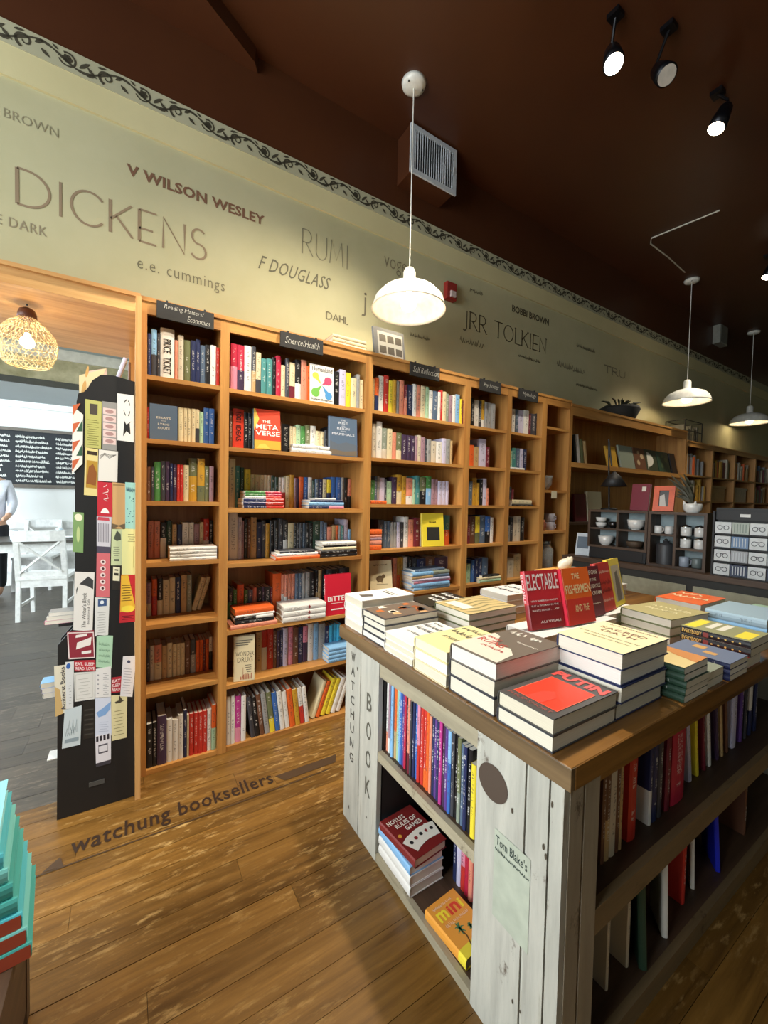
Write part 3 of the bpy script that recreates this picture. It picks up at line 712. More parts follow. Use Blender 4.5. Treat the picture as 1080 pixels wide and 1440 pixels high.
row(1, 4, '35 cream 30;85 teal 26;120 forest 25;150 yellow 24;198 cream 21;230 cream 21;265 cream 21;298 cream 21;325 cream 21;350 forest 21;378 forest 20;405 white/red 20;430 white/red 20;458 cream 21;488 gold 22;520 mauve 20;538 plum 20;558 orange 21;590 blue 21;625 white 21;655 forest 19;675 slate 20;702 navy 20;735 cream 20;765 yellow/navy 20;795 blue 22;830 blue 22;870 grey 22;890 black 22;918 salmon/black 21;950', O, S, 690, D+.15)
pile(1, 4, pxx(315+150/S, 705, D), pxx(315+448/S, 705, D), D+.01, 'navy/red 1.7;navy/red 1.7;navy/red 1.7;white/red 1.2 .9;green/crimson 1.3 .9;green/crimson 1.3 .9', d=.135, jit=.003)
pile(1, 4, pxx(315+635/S, 710, D), pxx(315+892/S, 710, D), D+.012, 'navy/pink 1.8;light_blue 2.0;navy 1.2 .95;white 1.0 .6', d=.13, jit=.003)
O, S = (315, 710), 5.268
row(1, 3, '33 white 30;103 lavender 26;135 mauve 24;148 black 25;176 brown 25;198 tan 26;242 navy 23;280 charcoal 24;310 gold 22;340 black 24;372 black 24;405 charcoal 25;440 black/white 24;475 cream 22;520 black 22;540 charcoal 22;560 charcoal 22;582 slate 22;605 black 22;630 black 22;660 forest 23;715 slate 23;740 slate 22;765 salmon 19;800 tan 20;830 orange 20;850 grey 20;868 teal 20;888 lavender 24;922 light_blue/white 17;990', O, S, 760, D+.14)
pile(1, 3, pxx(315+390/S, 788, D), pxx(315+715/S, 788, D), D+.008, 'orange 2.0;white 1.5 .93;charcoal 1.3 .8', d=.115, jit=.004)
pile(1, 3, pxx(315+728/S, 778, D), pxx(315+992/S, 778, D), D+.008, 'black 2.0;black 2.0;cream 1.6 .95;black 1.0 .9;white 2.0 .95', d=.115, jit=.003)
O, S = (315, 790), 5.268
row(1, 2, '30 black/green 21;70 green 20;98 orange 23;150 green 19;178 slate 19;215 salmon 20;245 black/white 20;285 plum 20;300 black 20;345 maroon 19;362 orange 28;425 salmon/white 27;450 salmon/white 27;475 salmon/white 27;498 salmon/white 27;528 slate 27;553 slate 27;580 grey 27;605 grey 27;638 black 27;680 black/tan 28;700 tan 28;725 black 28;760 charcoal 28;800 black 28;850 charcoal 28;900 black 28;940', O, S, 840, D+.15)
x0 = pxx(318+6, 885, D)
pile(1, 2, x0+.004, pxx(315+400/S, 885, D), D+.004, 'salmon 2.2;black 2.1 .83;black/white 1.6 .83;white 1.0 .83;orange 2.8 .83', d=.13, jit=.004)
pile(1, 2, pxx(315+440/S, 875, D), pxx(315+752/S, 870, D), D-.004, 'white 2.9;white 2.9;white 2.9', d=.135, jit=.003)
for o in bpy.data.objects:
    if o.name.startswith('hardback') and o.get('label', '').startswith('white book') and 'pile, fifth shelf down, Science' in o.get('label', '') and o.get('category'):
        cv = o.children[0]; L = max(v.co.z for v in cv.data.vertices); tt = max(v.co.x for v in cv.data.vertices)
        if tt > .012:
            P = spine_plane(L); cx = L*.60; put(o, 'red_cross', MB().quad(P, cx-.008, cx+.008, -.003, .003).quad(P, cx-.0025, cx+.0025, -.009, .009), ink('A8323A'))
Y = D+.01; xa, xb = pxx(315+757/S, 840, Y), pxx(315+945/S, 840, Y); w = xb-xa; h = .235
r, P, Q = face_book((xa+xb)/2, Y, ZS2[2]+.0003, w, h, .026, 'crimson', 'plain crimson book facing out, fifth shelf of Science/Health bookcase', 0, 4)
r.children[0]['c1'] = lin('CC2338'); r.children[0]['c2'] = lin('CC2338'); r.children[0]['prm'] = (0, 0, 0)
mb = MB(); add_text(mb, 'BiTTEN', P, .08*w, .92*w, .34*h, .46*h, .015); mb.quad(P, .2*w, .7*w, .28*h, .29*h).quad(P, .2*w, .7*w, .12*h, .15*h)
put(r, 'cover_lettering', mb, ink('F2EDE8'))
put(r, 'spine_lettering', add_text(MB(), 'BITTEN', Q, .10*h, .48*h, -.007, .007, .02), ink('F2EDE8'))
O, S = (315, 860), 5.838
row(1, 1, '262 tan 25;310 red/white 25.5;355 red 26;405 brown 24;435 plum 24;460 navy 24;485 lavender 25;525 pink 25;570 brown 24;610 navy 24;650 pink/plum 24;690 white 25;735 light_blue 25;775 grey 24;830 navy/mint 22;862 cyan 22;895 cyan 22;925 cyan 22;960', O, S, 930, D+.09)
Y = D+.012; xa, xb = pxx(315+82/S, 930, Y), pxx(315+255/S, 930, Y); w = xb-xa; h = .228
xa = max(xa, .445)
r, P, Q = face_book((xa+xb)/2-.004, Y, ZS2[1]+.0003, w, h, .026, 'cream', 'cream book with red skyline facing out, sixth shelf of Science/Health bookcase', -13, 4)
mb = MB(); add_text(mb, 'WONDER', P, .12*w, .96*w, .56*h, .66*h, -.01); add_text(mb, 'DRUG', P, .20*w, .90*w, .42*h, .53*h, -.01)
for k in range(3): mb.quad(P, .12*w, (.9-.1*k)*w, (.90-.05*k)*h, (.915-.05*k)*h)
for k in range(4): mb.quad(P, (.55+.03*k)*w, .85*w, (.34-.05*k)*h, (.352-.05*k)*h)
put(r, 'cover_lettering', mb, ink('4A453E'))
mb = MB()
for k in range(9): mb.quad(P, (.35+.06*k)*w, (.385+.06*k)*w, .03*h, (.08+.10*random.random())*h)
mb.quad(P, .46*w, .475*w, .05*h, .30*h); put(r, 'skyline_print', mb, ink('A0503A'))
pile(1, 1, pxx(315+860/S, 925, D), pxx(315+1010/S, 925, D)+.03, D+.0, 'light_blue 2.2;light_blue 2.2;light_blue 2.2;light_blue 2.2', d=.13, jit=.002)
O, S = (315, 930), 5.838
row(1, 0, '22 white 29;56 white 29;92 magenta/pink 28;143 white 27.5;182', O, S, 1010, D+.015)
row(1, 0, '228 charcoal 26 -7;265 black 25 -7;303 brown 26 -7;342 grey 26 -7;384 olive/yellow 26 -7;428 blue 25 -7;468 white 25 -7;508 white 24 -7;548 orange 25 -7;592 gold 24 -7;632 white/red 24 -7;670 white 24 -7;706', O, S, 1010, D+.015)
row(1, 0, '712 cream 25 20;748 orange 24 20;786 yellow 25 20;828 yellow 24 20;870 white 24 20;912 white 23 20;952', O, S, 1000, D+.03)
# ---- Self Reflection bookcase
O, S = (510, 480), 6.75
row(2, 6, '100 tan 22;118 orange/navy 23;155 white 25;205 red 26;250 yellow 23;290 gold 24;322 grey 24;355 salmon 25;402 maroon/salmon 22;425 navy 23;482 white 24;515 salmon 24;555 cream 24;600 mint 24;635 white 22;670 slate 22;718 white 22;745 red 24;765 cream 23;800 sage 22;825 mauve 21;860 white 22;890 light_blue 23;930 yellow 20;955 maroon 19;972', O, S, 560, D+.014)
row(2, 5, '92 beige 24;130 white 26;185 sage/beige 22;235 cream 22;285 salmon 20;325 olive/cream 20;375 plum 19;425 plum 19;462 plum 19;500 mauve 19;525 beige 20;560 mauve 19;600 charcoal 18;615 grey 18;655 beige 17;705 white 17;762 lavender 20;800 grey 20;838 tan 19;858', O, S, 625, D+.03)
O, S = (510, 660), 6.75
row(2, 4, '75 green 17;118 slate 20;142 grey 20;165 lavender 19;215 charcoal 18;230 mint 17;280 plum 20;325 gold/cream 22;375 gold 21;420 salmon/white 20;480 mint 19;505 teal 22;545 olive/black 21;605 green/light_blue 22;655 mauve 20;688 mauve 20;720 lavender 19;758 lavender 19;795 lavender 19;822', O, S, 690, D+.06)
pile(2, 4, pxx(520, 707, D), pxx(544, 707, D), D+.008, 'orange 2.2', d=.045, jit=0)
row(2, 3, '150 charcoal 21;205 slate 20;238 slate 20;270 grey 19;300 grey 19;330 lavender 19;360 charcoal 19;395 white 23;440 salmon 21;490 maroon 22;548 beige 22;575;778 teal/orange 24;832', O, S, 750, D+.06)
pile(2, 3, pxx(519.5, 765, D), pxx(537, 765, D), D+.01, 'orange 3.0;salmon 3.0;mauve 1.6;salmon 1.6;orange 3.2', d=.12, jit=.002)
Y = D+.012; xa, xb = pxx(596, 745, Y), pxx(624, 745, Y); w = xb-xa; h = .225
r, P, Q = face_book((xa+xb)/2, Y, ZS[3]+.0003, w, h, .02, 'yellow', 'bright yellow book facing out with a black square, fourth shelf of Self Reflection bookcase', -8, 7)
put(r, 'square_print', MB().quad(P, .22*w, .80*w, .18*h, .58*h), ink('2A2A26')); put(r, 'cover_lettering', scribble(MB(), P, .35*w, .65*w, .70*h, .77*h, .003, 8), ink('3A3410'))
row(2, 2, '75 salmon 22;95;290 salmon 24;330 gold/orange 24;362 gold 24;390 white 24;430 black 24;470 charcoal 23;520 navy 22;600 brown 23;690 plum 22;800 mauve 22;835', O, S, 800, D+.13)
Y = D+.04; xa, xb = pxx(522, 805, Y), pxx(552, 805, Y); w = xb-xa; h = .21
r, P, Q = face_book((xa+xb)/2, Y, ZS[2]+.0003, w, h, .016, 'cream', 'cream book facing out with a small animal drawing, fifth shelf of Self Reflection bookcase', -5, 8)
mb = MB(); scribble(mb, P, .2*w, .8*w, .84*h, .91*h, .0025, 3); mb.disc(P, .45*w, .45*h, .16*w, .10*h).quad(P, .34*w, .38*w, .33*h, .45*h).quad(P, .52*w, .56*w, .33*h, .45*h).disc(P, .62*w, .52*h, .08*w)
mb.ribbon([(.3*w, .30*h), (.8*w, .28*h)], .002, P); put(r, 'drawing_print', mb, ink('6E5A40'))
pile(2, 2, pxx(582, 815, D), pxx(634, 815, D), D+.01, 'light_blue 2.2;light_blue 2.4;pink 1.6;lavender 1.4;tan/slate 2.0;light_blue/sage 2.4;slate 1.4 .8', d=.15, jit=.012)
# ---- Psychology and Mythology bookcases
O, S = (640, 520), 4.8
for c, k, sp, yp in (
 (3, 6, '112 black 24;135 white 23;165 charcoal 23;185 gold/white 24;205 grey 23;225 grey 23;250 grey 23;277', 570), (3, 5, '100 orange 18;130 tan 17;165 lavender 24;212 maroon 18;238', 635),
 (3, 4, '92 slate 20;120 gold 23;150 gold 19;168 black 22;190 lavender 23;215 salmon 15;232', 690), (3, 3, '85 maroon 23;105 brown 23;140 yellow/olive 23;170 slate 24;208 blue/black 23;240 white 22;262', 745),
 (3, 2, '80 mint 16;110 blue 19;135 navy 20;160 navy 20;185 slate 20;225', 795),
 (4, 6, '388 white 22;410 slate 22;430 lavender 22;465 white 23;500 maroon 20;515 charcoal 21;550 charcoal 22;580', 595), (4, 5, '378 mint 17;388 teal 20;415 slate 20;440 lavender 20;462 navy 20;488', 645),
 (4, 4, '370 charcoal 17;385 maroon 15;400', 695), (4, 3, '352 grey 15;375 charcoal 22;395 beige 23;420 beige 23;445 black 22;472', 745), (4, 2, '355 beige 18;400 tan 21;445', 795)):
    row(c, k, sp, O, S, yp, D+.05)
pile(3, 2, pxx(676, 808, D), pxx(708, 808, D), D+.004, 'mint 2.0;cream 1.8;black 1.4 .8', d=.036, jit=.001)
pile(4, 4, pxx(722, 708, D), pxx(752, 708, D), D+.01, 'black 1.2;cream 3.5 .9', d=.10)
pile(4, 5, pxx(719, 658, D), pxx(739, 658, D), D+.008, 'white 1.6', d=.04, jit=0)
# ------------------------------------------------------------------ signs on the header rails and things on top of the cases
def chalk_sign(lines, x0, x1, z0, z1, label, tilt=0):
    t = thing('shelf_sign', label, 'sign', ((x0+x1)/2, D-.012, z0), 'chalk signs on the bookcases')
    B(x0, x1, D-.018, D-.0065, z0, z1).build('board', plain('chalkboard_black', '1E1D1C', .75), t)
    bd_ = [q for q in t.children][0]; M = basis((1, 0, 0), (0, 0, 1), (0, D-.0190, 0)); mb = MB(); n = len(lines)
    for i, (s, a, b) in enumerate(lines):
        hh = (z1-z0); yb = z0+hh*(.28 if n == 1 else (.54-.42*i)); add_text(mb, s, M, x0+(x1-x0)*a, x0+(x1-x0)*b, yb, yb+hh*(.45 if n == 1 else .32), -.01, .18)
    mb.build('chalk_lettering', ink('B9B6AC', .9), bd_)
    for xx in (x0+.04, x1-.04): B(xx-.004, xx+.004, D-.018, D-.004, z1, z1+.008).build('clip', M_BLACK, t)
zA = ony(250, 447, D-.012)
chalk_sign([('Reading Matters/', .12, .80), ('Economics', .52, .92)], pxx(220, 432, D), pxx(300, 445, D), 2.088, 2.163, 'black chalk sign reading Reading Matters/Economics above the doorway bookcase')
chalk_sign([('Science/Health', .10, .90)], pxx(393, 480, D), pxx(452.5, 490, D), 2.082, 2.160, 'black chalk sign reading Science/Health')
chalk_sign([('Self Reflection', .08, .95)], pxx(575, 522, D), pxx(616, 530, D), 2.082, 2.165, 'black chalk sign reading Self Reflection')
chalk_sign([('Psychology', .15, .85)], pxx(673, 546, D), pxx(702, 552, D), 2.085, 2.166, 'black chalk sign reading Psychology')
chalk_sign([('Mythology', .15, .85)], pxx(728, 560, D), pxx(754, 566, D), 2.085, 2.166, 'black chalk sign reading Mythology')
for k in range(3):
    a = pxx(467, 475, D+.03); b = pxx(514, 485, D+.03)
    book(.020, .15, b-a, 'cream', flatM((a+b)/2, D+.02+.075, TOPZ+.0005+k*.0206, .020, (0, -1), 0, .15, b-a), 'cream book, %s from the bottom, lying atop Science/Health bookcase' % ORD[k+1], 'hardback', 'books lying atop the bookcase', 'hardback_book')
# tilted grey placard on an easel
a, b = pxx(527, 480, D+.06), pxx(570, 490, D+.06)
pl = thing('placard', 'grey tilted placard with small photos standing atop Self Reflection bookcase', 'placard', M=faceM((a+b)/2, D+.05, TOPZ+.0005, .02, 0, 10, b-a))
hgt = .20; wdt = b-a
B(-.01, .008, 0, wdt, 0, hgt).build('easel_back', plain('placard_grey', '7C8088', .6), pl, world=False)
P = basis((0, 1, 0), (0, 0, 1), (.0086, 0, 0)); put(pl, 'photo_sheet', MB().quad(P, .12*wdt, .93*wdt, .10*hgt, .88*hgt), ink('C9CBCB'))
P = basis((0, 1, 0), (0, 0, 1), (.0092, 0, 0)); mb = MB()
for i in range(3):
    for j in range(2): mb.quad(P, (.17+.26*i)*wdt, (.38+.26*i)*wdt, (.16+.38*j)*hgt, (.40+.38*j)*hgt)
put(pl, 'photo_print', mb, ink('5A5652'))
# ------------------------------------------------------------------ the display island
IX0, IX1, IY0, IY1 = .747, 2.52, .477, 1.456
TT, TB = .780, .731
isl = thing('display_island', 'weathered white wooden display island with thick plank top and book shelves', 'display table', ((IX0+IX1)/2, (IY0+IY1)/2, 0))
# top: planks side by side along the room, with a framing edge board
def tri(name, *a): return B(*a).build(name, TOPWOOD['x'], isl, bevel=.002)
y = .457
for k in range(7):
    wk = (1.489-.457)/7; B(.733, 2.545, y+.0006, y+wk-.0006, TB+.003, TT).build('top_plank', TOPWOOD['x'], isl, bevel=.0015); y += wk
B(.7315, .745, .456, 1.490, TB, TT-.0012).build('top_edge_board', EDGEWOOD, isl, bevel=.0015)
B(.746, 2.545, .4555, .470, TB, TT-.0012).build('top_edge_board', TOPWOOD['x'], isl, bevel=.0015)
zt = TB-.0005
# end facing the doorway: upright boards either side of two shelves
def board(y0, y1, z0=0.0, z1=None, m=None, x0=IX0, th=.018): return B(x0, x0+th, y0+.0018, y1-.0018, z0, z1 or zt).build('upright_board', m or M_WPAINT, isl)
board(1.332, 1.456); board(1.197, 1.332)
board(.572, .722); board(.512, .566); board(.477, .511)
B(IX0+.004, IX0+.016, .566, .572, 0, zt).build('groove_strip', M_WPAINT, isl)
B(IX0+.002, IX0+.02, .722, 1.197, .672, zt).build('header_strip', M_WPAINT_Y, isl)
SH1, SH0, SHB = .402, .030, .42
B(IX0+.001, IX0+.019, .722, 1.197, SH1-.032, SH1).build('shelf_edge', M_WPAINT_Y, isl)
B(IX0+.019, IX0+SHB, .722, 1.197, SH1-.022, SH1-.0005).build('shelf', DARKWOOD['y'], isl)
B(IX0+.001, IX0+.019, .722, 1.197, 0, SH0).build('shelf_edge', M_WPAINT_Y, isl)
B(IX0+.019, IX0+SHB, .722, 1.197, SH0-.012, SH0-.0005).build('shelf', DARKWOOD['y'], isl)
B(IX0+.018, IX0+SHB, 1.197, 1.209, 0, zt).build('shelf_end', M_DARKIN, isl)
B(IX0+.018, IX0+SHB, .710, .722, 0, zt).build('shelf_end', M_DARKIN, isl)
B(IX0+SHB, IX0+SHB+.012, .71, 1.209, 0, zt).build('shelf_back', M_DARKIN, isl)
# long side facing the aisle
IE = .875
def cboard(x0, x1, th=.018): return B(x0+.0008, x1-.0008, IY0, IY0+th, 0, zt).build('upright_board', M_CORNER, isl)
cboard(.7655, .812); cboard(.818, .875); B(.812, .818, IY0+.005, IY0+.016, 0, zt).build('groove_strip', M_CORNER, isl)
B(IE, IX1, IY0, IY0+.018, .385-.045, .400).build('shelf_edge', M_WPAINT_X, isl)
B(IE, IX1, IY0+.018, .72, .372, .3995).build('shelf', DARKWOOD['x'], isl)
B(IE, IX1, IY0, IY0+.018, .0, .055).build('shelf_edge', M_WPAINT_X, isl)
B(IE, IX1, IY0+.018, .72, .030, .0545).build('shelf', DARKWOOD['x'], isl)
B(IE, IX1, IY0+.002, IY0+.02, .690, zt).build('header_strip', TOPWOOD['x'], isl)
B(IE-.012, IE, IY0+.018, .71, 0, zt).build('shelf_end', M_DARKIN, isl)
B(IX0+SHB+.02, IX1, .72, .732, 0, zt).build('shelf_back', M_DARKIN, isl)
B(IX1, IX1+.018, IY0, IY1, 0, zt).build('end_board', M_WPAINT, isl)
B(IX0+.02, IX1, IY1-.018, IY1, 0, zt).build('rear_board', M_WPAINT, isl)
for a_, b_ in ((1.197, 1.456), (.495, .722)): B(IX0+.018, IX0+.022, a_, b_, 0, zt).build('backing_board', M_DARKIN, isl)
# stencilled and painted marks on the doorway end
ME = lambda x: basis((0, -1, 0), (0, 0, 1), (x, 0, 0))
PX = ME(IX0-.0012)
def colword(s, yc, z0, z1, w, c):
    n = len(s); hh = (z1-z0)/n
    for i, ch in enumerate(s):
        if ch != ' ': add_text(MB(), ch, PX, -yc-w/2, -yc+w/2, z1-(i+1)*hh+hh*.28, z1-i*hh-hh*.10, .01).build('stencilled_letter', ink(c, .8), isl)
colword('WATCHUNG', 1.392, .24, .70, .030, '4A463E'); colword(' BOOK', 1.262, .17, .70, .036, '5A564A')
rim = MB(); rim.disc(PX, -.666, .618, .046, .044, 28)
rim.build('oval_knothole', ink('4A3C31', .6), isl)
mb = MB().quad(PX, -.655, -.552, .30, .515); mb.build('pale_green_panel', plain('pale_green_paint', 'A9AE9C', .7), isl)
PX2 = ME(IX0-.0016)
mb = add_text(MB(), "Tom Blake's", PX2, -.650, -.560, .480, .503, .012); scribble(mb, PX2, -.652, -.555, .463, .473, .002, 6); mb.build('painted_lettering', ink('2E3A34', .7), isl)
mb = MB()
for k in range(12):
    yy = random.uniform(.49, .61) if k < 8 else random.uniform(1.21, 1.44); zz = random.uniform(.05, .27) if k % 2 else random.uniform(.53, .70); mb.disc(PX2, -yy, zz, random.uniform(.0015, .0035), random.uniform(.003, .008), 8)
mb.build('knot_print', ink('463C2E', .8), isl)
# ---- activity books on the end shelves: spines face the doorway
def endrow(z, spec, y1, zmax, x0, names):
    y = y1; n = 0
    for s in spec.split(';'):
        a = s.split(); c = a[0].split('/'); t = float(a[1])/100; h = min(float(a[2])/100, zmax-z-.006); d = min(h*.72, .205)
        lean = float(a[3]) if len(a) > 3 else 0
        n += 1
        M = Matrix.Translation((x0+random.uniform(0, .008), y-t/2, z+.0004)) @ Matrix.Rotation(math.radians(-90), 4, 'Z')
        if lean: M = M @ Matrix.Translation((-t/2, 0, 0)) @ Matrix.Rotation(math.radians(lean), 4, 'Y') @ Matrix.Translation((t/2, 0, 0))
        book(t-.0006, d, h, c[0], M, '%s puzzle book, %s from bookcase end, %s' % (colour_words(c[0], c[1] if len(c) > 1 else None), ORD[n], names), 'puzzle book', 'puzzle books in the island end', 'puzzle_book', c2=c[1] if len(c) > 1 else None, hard=False, split=random.uniform(.2, .7))
        y -= t
endrow(SH1, 'white/salmon 1.3 26;mauve/white 1.2 25.5;light_blue 1.3 25.5;light_blue 1.2 25;orange/tan 1.4 26;mint 1.0 25;light_blue 1.1 25;blue 1.4 25;purple 1.2 25;crimson 1.3 25;black 1.0 24.5;salmon/maroon 1.5 25;charcoal 1.0 24.5;navy 1.3 24.5;blue 1.2 24.5;pink/red 1.4 25;red 1.6 25;red/orange 1.5 25;orange 1.4 25;salmon 1.2 24;navy 1.2 24;purple 1.2 24;navy 1.4 24;magenta 1.3 25;plum 1.3 24;purple 1.3 24;light_blue/blue 1.4 24;charcoal 1.3 24;black 1.3 24;olive/sage 1.4 24;slate 1.3 23;navy 1.3 23;black 1.6 23;yellow 1.8 20;maroon 1.2 19', 1.194, .672, IX0+.024, 'upper shelf of island end')
endrow(SH0, 'navy 1.9 26;purple/lavender 2.0 26;pink/red 2.0 27;gold/crimson 1.9 27;salmon 1.8 27;pink 2.2 27;crimson/purple 1.6 26;mauve/blue 2.4 25;charcoal 1.4 25;red/maroon 2.2 25;white/salmon 2.2 26;black/maroon 2.4 25', .985, SH1-.03, IX0+.165, 'lower shelf of island end')
# flat ones on the lower shelf
def flatbook(name, cat, label, cx, cy, z, t, d, h, c, spine, turn, group=None, c2=None, inkc=None, title=0, split=None):
    r = book(t, d, h, c, flatM(cx, cy, z, t, spine, turn, d, h), label, cat, group, name, c2=c2, inkc=inkc, title=title, split=split)
    return r, cover_plane(t, d)
z = SH0+.0005
for k, (c, t, lab, cy) in enumerate((('white', .034, 'thick white puzzle book at the bottom of pile under card games book', 1.096), ('white', .034, 'thick white puzzle book in the middle of pile under card games book', 1.097), ('light_blue', .030, 'light blue puzzle book right under the card games book', 1.099))):
    flatbook('puzzle_book', 'puzzle book', lab, IX0+.078, cy, z, t, .14, .19, c, (-1, 0), 0, 'pile on the lower shelf of the island end'); z += t+.0004
r, P = flatbook('puzzle_book', 'puzzle book', 'dark red card games book with fanned playing cards on cover, lower island shelf', IX0+.080, 1.090, z, .030, .142, .188, 'maroon', (-1, 0), 5)
w, h = .142, .188
r.children[0]['c1'] = lin('7A2422'); r.children[0]['c2'] = lin('7A2422')
mb = MB(); add_text(mb, "HOYLE'S", P, .10*w, .62*w, .80*h, .90*h, .02); add_text(mb, 'RULES OF', P, .22*w, .86*w, .67*h, .77*h, .02); add_text(mb, 'GAMES', P, .40*w, .90*w, .54*h, .64*h, .02); put(r, 'cover_lettering', mb, ink('EFE3D2'))
P2 = cover_plane(.030, w, .0010)
for k, (x, y, a) in enumerate(((.10, .06, .4), (.22, .10, .2), (.36, .13, .05), (.50, .14, -.1), (.62, .15, -.25))):
    Mx = P2 @ Matrix.Translation(((x+.12)*w, (y+.04)*h, .0002*k)) @ Matrix.Rotation(a, 4, 'Z')
    put(r, 'printed_card', MB().quad(Mx, 0, .26*w, 0, .30*h), ink('E9E0D0'))
    put(r, 'card_print', MB().disc(Mx @ Matrix.Translation((0, 0, .0001)), .13*w, .17*h, .05*w, .05*w, 10), ink('8E2A2A' if k % 2 else '2A2626'))
put(r, 'gold_seal_print', MB().disc(P2, .14*w, .52*h, .05*w, .05*w, 14), ink('D79A3A'))
r, P = flatbook('puzzle_book', 'puzzle book', 'orange and yellow puzzle book with palm trees, lower island shelf', IX0+.075, .846, SH0+.0005, .032, .120, .165, 'orange', (-1, 0), 4)
w, h = .120, .165; r.children[0]['c1'] = lin('E39A3C'); r.children[0]['c2'] = lin('E6D23C'); r.children[0]['prm'] = (.17, 0, 0)
mb = MB(); scribble(mb, P, .15*w, .75*w, .86*h, .93*h, .002, 4); scribble(mb, P, .15*w, .9*w, .52*h, .60*h, .002, 5); put(r, 'cover_lettering', mb, ink('F0C8A0'))
for s, a, b, c in (('m', .12, .42, 'F0D838'), ('i', .46, .54, 'D6452C'), ('n', .58, .80, 'D6452C'), ('i', .84, .92, 'F0D838')): put(r, 'cover_lettering', add_text(MB(), s, P, a*w, b*w, .64*h, .82*h, .03), ink(c))
mb = MB(); mb.ribbon([(.35*w, .10*h), (.42*w, .25*h), (.40*w, .38*h)], .004, P).ribbon([(.62*w, .16*h), (.66*w, .30*h)], .003, P)
put(r, 'palm_trunk_print', mb, ink('6A4A22'))
mb = MB()
for cx, cy, q in ((.40, .40, .10), (.66, .32, .06)):
    for k in range(7): a = k*.9; mb.ribbon([(cx*w, cy*h), (cx*w+q*w*math.cos(a)*.7, cy*h+q*h*math.sin(a)*.9+.003), (cx*w+q*w*1.3*math.cos(a), cy*h+q*h*math.sin(a)*1.1)], [.005, .004, .001], P)
put(r, 'palm_leaf_print', mb, ink('3E7A52'))
# ---- books on the aisle-side shelves
def siderow(z, spec, ysp, k, nm):
    n = 0
    for s in spec.split(';'):
        a = s.split(); x = float(a[0]); c = a[1].split('/'); t = float(a[2])/100; h = float(a[3])/100; lean = float(a[4]) if len(a) > 4 else 0
        n += 1; d = min(.14, h*.66)
        kd = 'paperback'
        book(t, d, h, c[0], upright(x, ysp, z+.0005, lean, t), '%s %s, %s from the weathered corner, %s aisle shelf' % (colour_words(c[0], c[1] if len(c) > 1 else None), kd, ORD[n], nm), kd, 'books in the aisle side of the island', kd+'_book', c2=c[1] if len(c) > 1 else None)
def xs(px, py, y=IY0+.06): return round(ony(px, py, y).x, 3)
sp = []
for px0, px1, py, c, h in ((846, 851, 1130, 'brown', .24), (851, 858, 1130, 'brown/tan', .235), (858, 866, 1130, 'beige', .235), (866, 871, 1120, 'brown', .23), (871, 875, 1110, 'tan', .23), (884, 895, 1110, 'red', .24), (912, 916, 1100, 'navy/white', .22), (917, 924, 1100, 'navy', .225), (925, 931, 1090, 'charcoal', .225), (936, 942, 1085, 'maroon', .22), (944, 962, 1080, 'crimson', .235)):
    a, b = xs(px0, py), xs(px1, py); sp.append('%.4f %s %.2f %.1f' % ((a+b)/2, c, max(.6, (b-a)*100-.1), h*100))
siderow(.4, ';'.join(sp), IY0+.055, 0, 'upper')
sp = []
for px, py, c, t, h in ((980, 1095, 'lavender', 2.2, 20), (990, 1090, 'yellow', 1.6, 20), (1000, 1085, 'maroon', 1.5, 20), (1007, 1080, 'white', 2.2, 21), (1018, 1073, 'plum', 1.6, 21), (1024, 1068, 'tan', 1.8, 21), (1031, 1060, 'brown', 1.6, 21)):
    sp.append('%.4f %s %.2f %.1f -9' % (xs(px, py), c, t, h))
cntb = len(sp)
siderow(.4, ';'.join(sp), IY0+.075, 0, 'upper')
siderow(.4, ';'.join('%.4f %s %.2f %.1f' % (xs(px, py), c, t, h) for px, py, c, t, h in ((1040, 1050, 'lavender', 4.0, 23), (1050, 1040, 'purple', 2.0, 22), (1056, 1035, 'charcoal', 2.4, 22), (1063, 1020, 'white/navy', 3.0, 22), (1070, 1015, 'navy', 2.6, 22))), IY0+.075, 0, 'far upper')
siderow(.0545, ';'.join('%.4f %s %.2f %.1f' % (xs(px, py, IY0+.05), c, t, h) for px, py, c, t, h in ((857, 1320, 'beige', 1.2, 24), (886, 1290, 'beige', 1.4, 25), (965, 1200, 'red', 2.0, 24), (1050, 1130, 'brown', 1.6, 24))), IY0+.05, 0, 'lower')
r, P, Q = face_book(xs(912, 1280, IY0+.04), IY0+.055, .0549, .12, .24, .02, 'forest', 'dark green book with white bird and barcode, lower aisle shelf of island', 40, 3)
put(r, 'barcode_print', MB().quad(P, .02, .10, .012, .042), ink('D8DDE0')); put(r, 'bird_print', MB().disc(P, .06, .12, .014, .010, 12).poly(P, [(.06, .125), (.09, .14), (.065, .115)]), ink('D5D2C0'))
r, P, Q = face_book(xs(945, 1220, IY0+.04), IY0+.06, .0549, .10, .24, .016, 'white', 'white book turned face out beside red spine, lower aisle shelf of island', 42, 2)
r, P, Q = face_book(xs(990, 1165, IY0+.04), IY0+.06, .0549, .03, .23, .012, 'white', 'thin white booklet on edge, lower aisle shelf of island', 30, 2)
r, P, Q = face_book(xs(1022, 1135, IY0+.04), IY0+.07, .0549, .12, .22, .014, 'blue', 'bright blue book leaning on lower aisle shelf of island', 38, 4); r.children[0]['c1'] = lin('2430C8'); r.children[0]['c2'] = lin('2430C8')
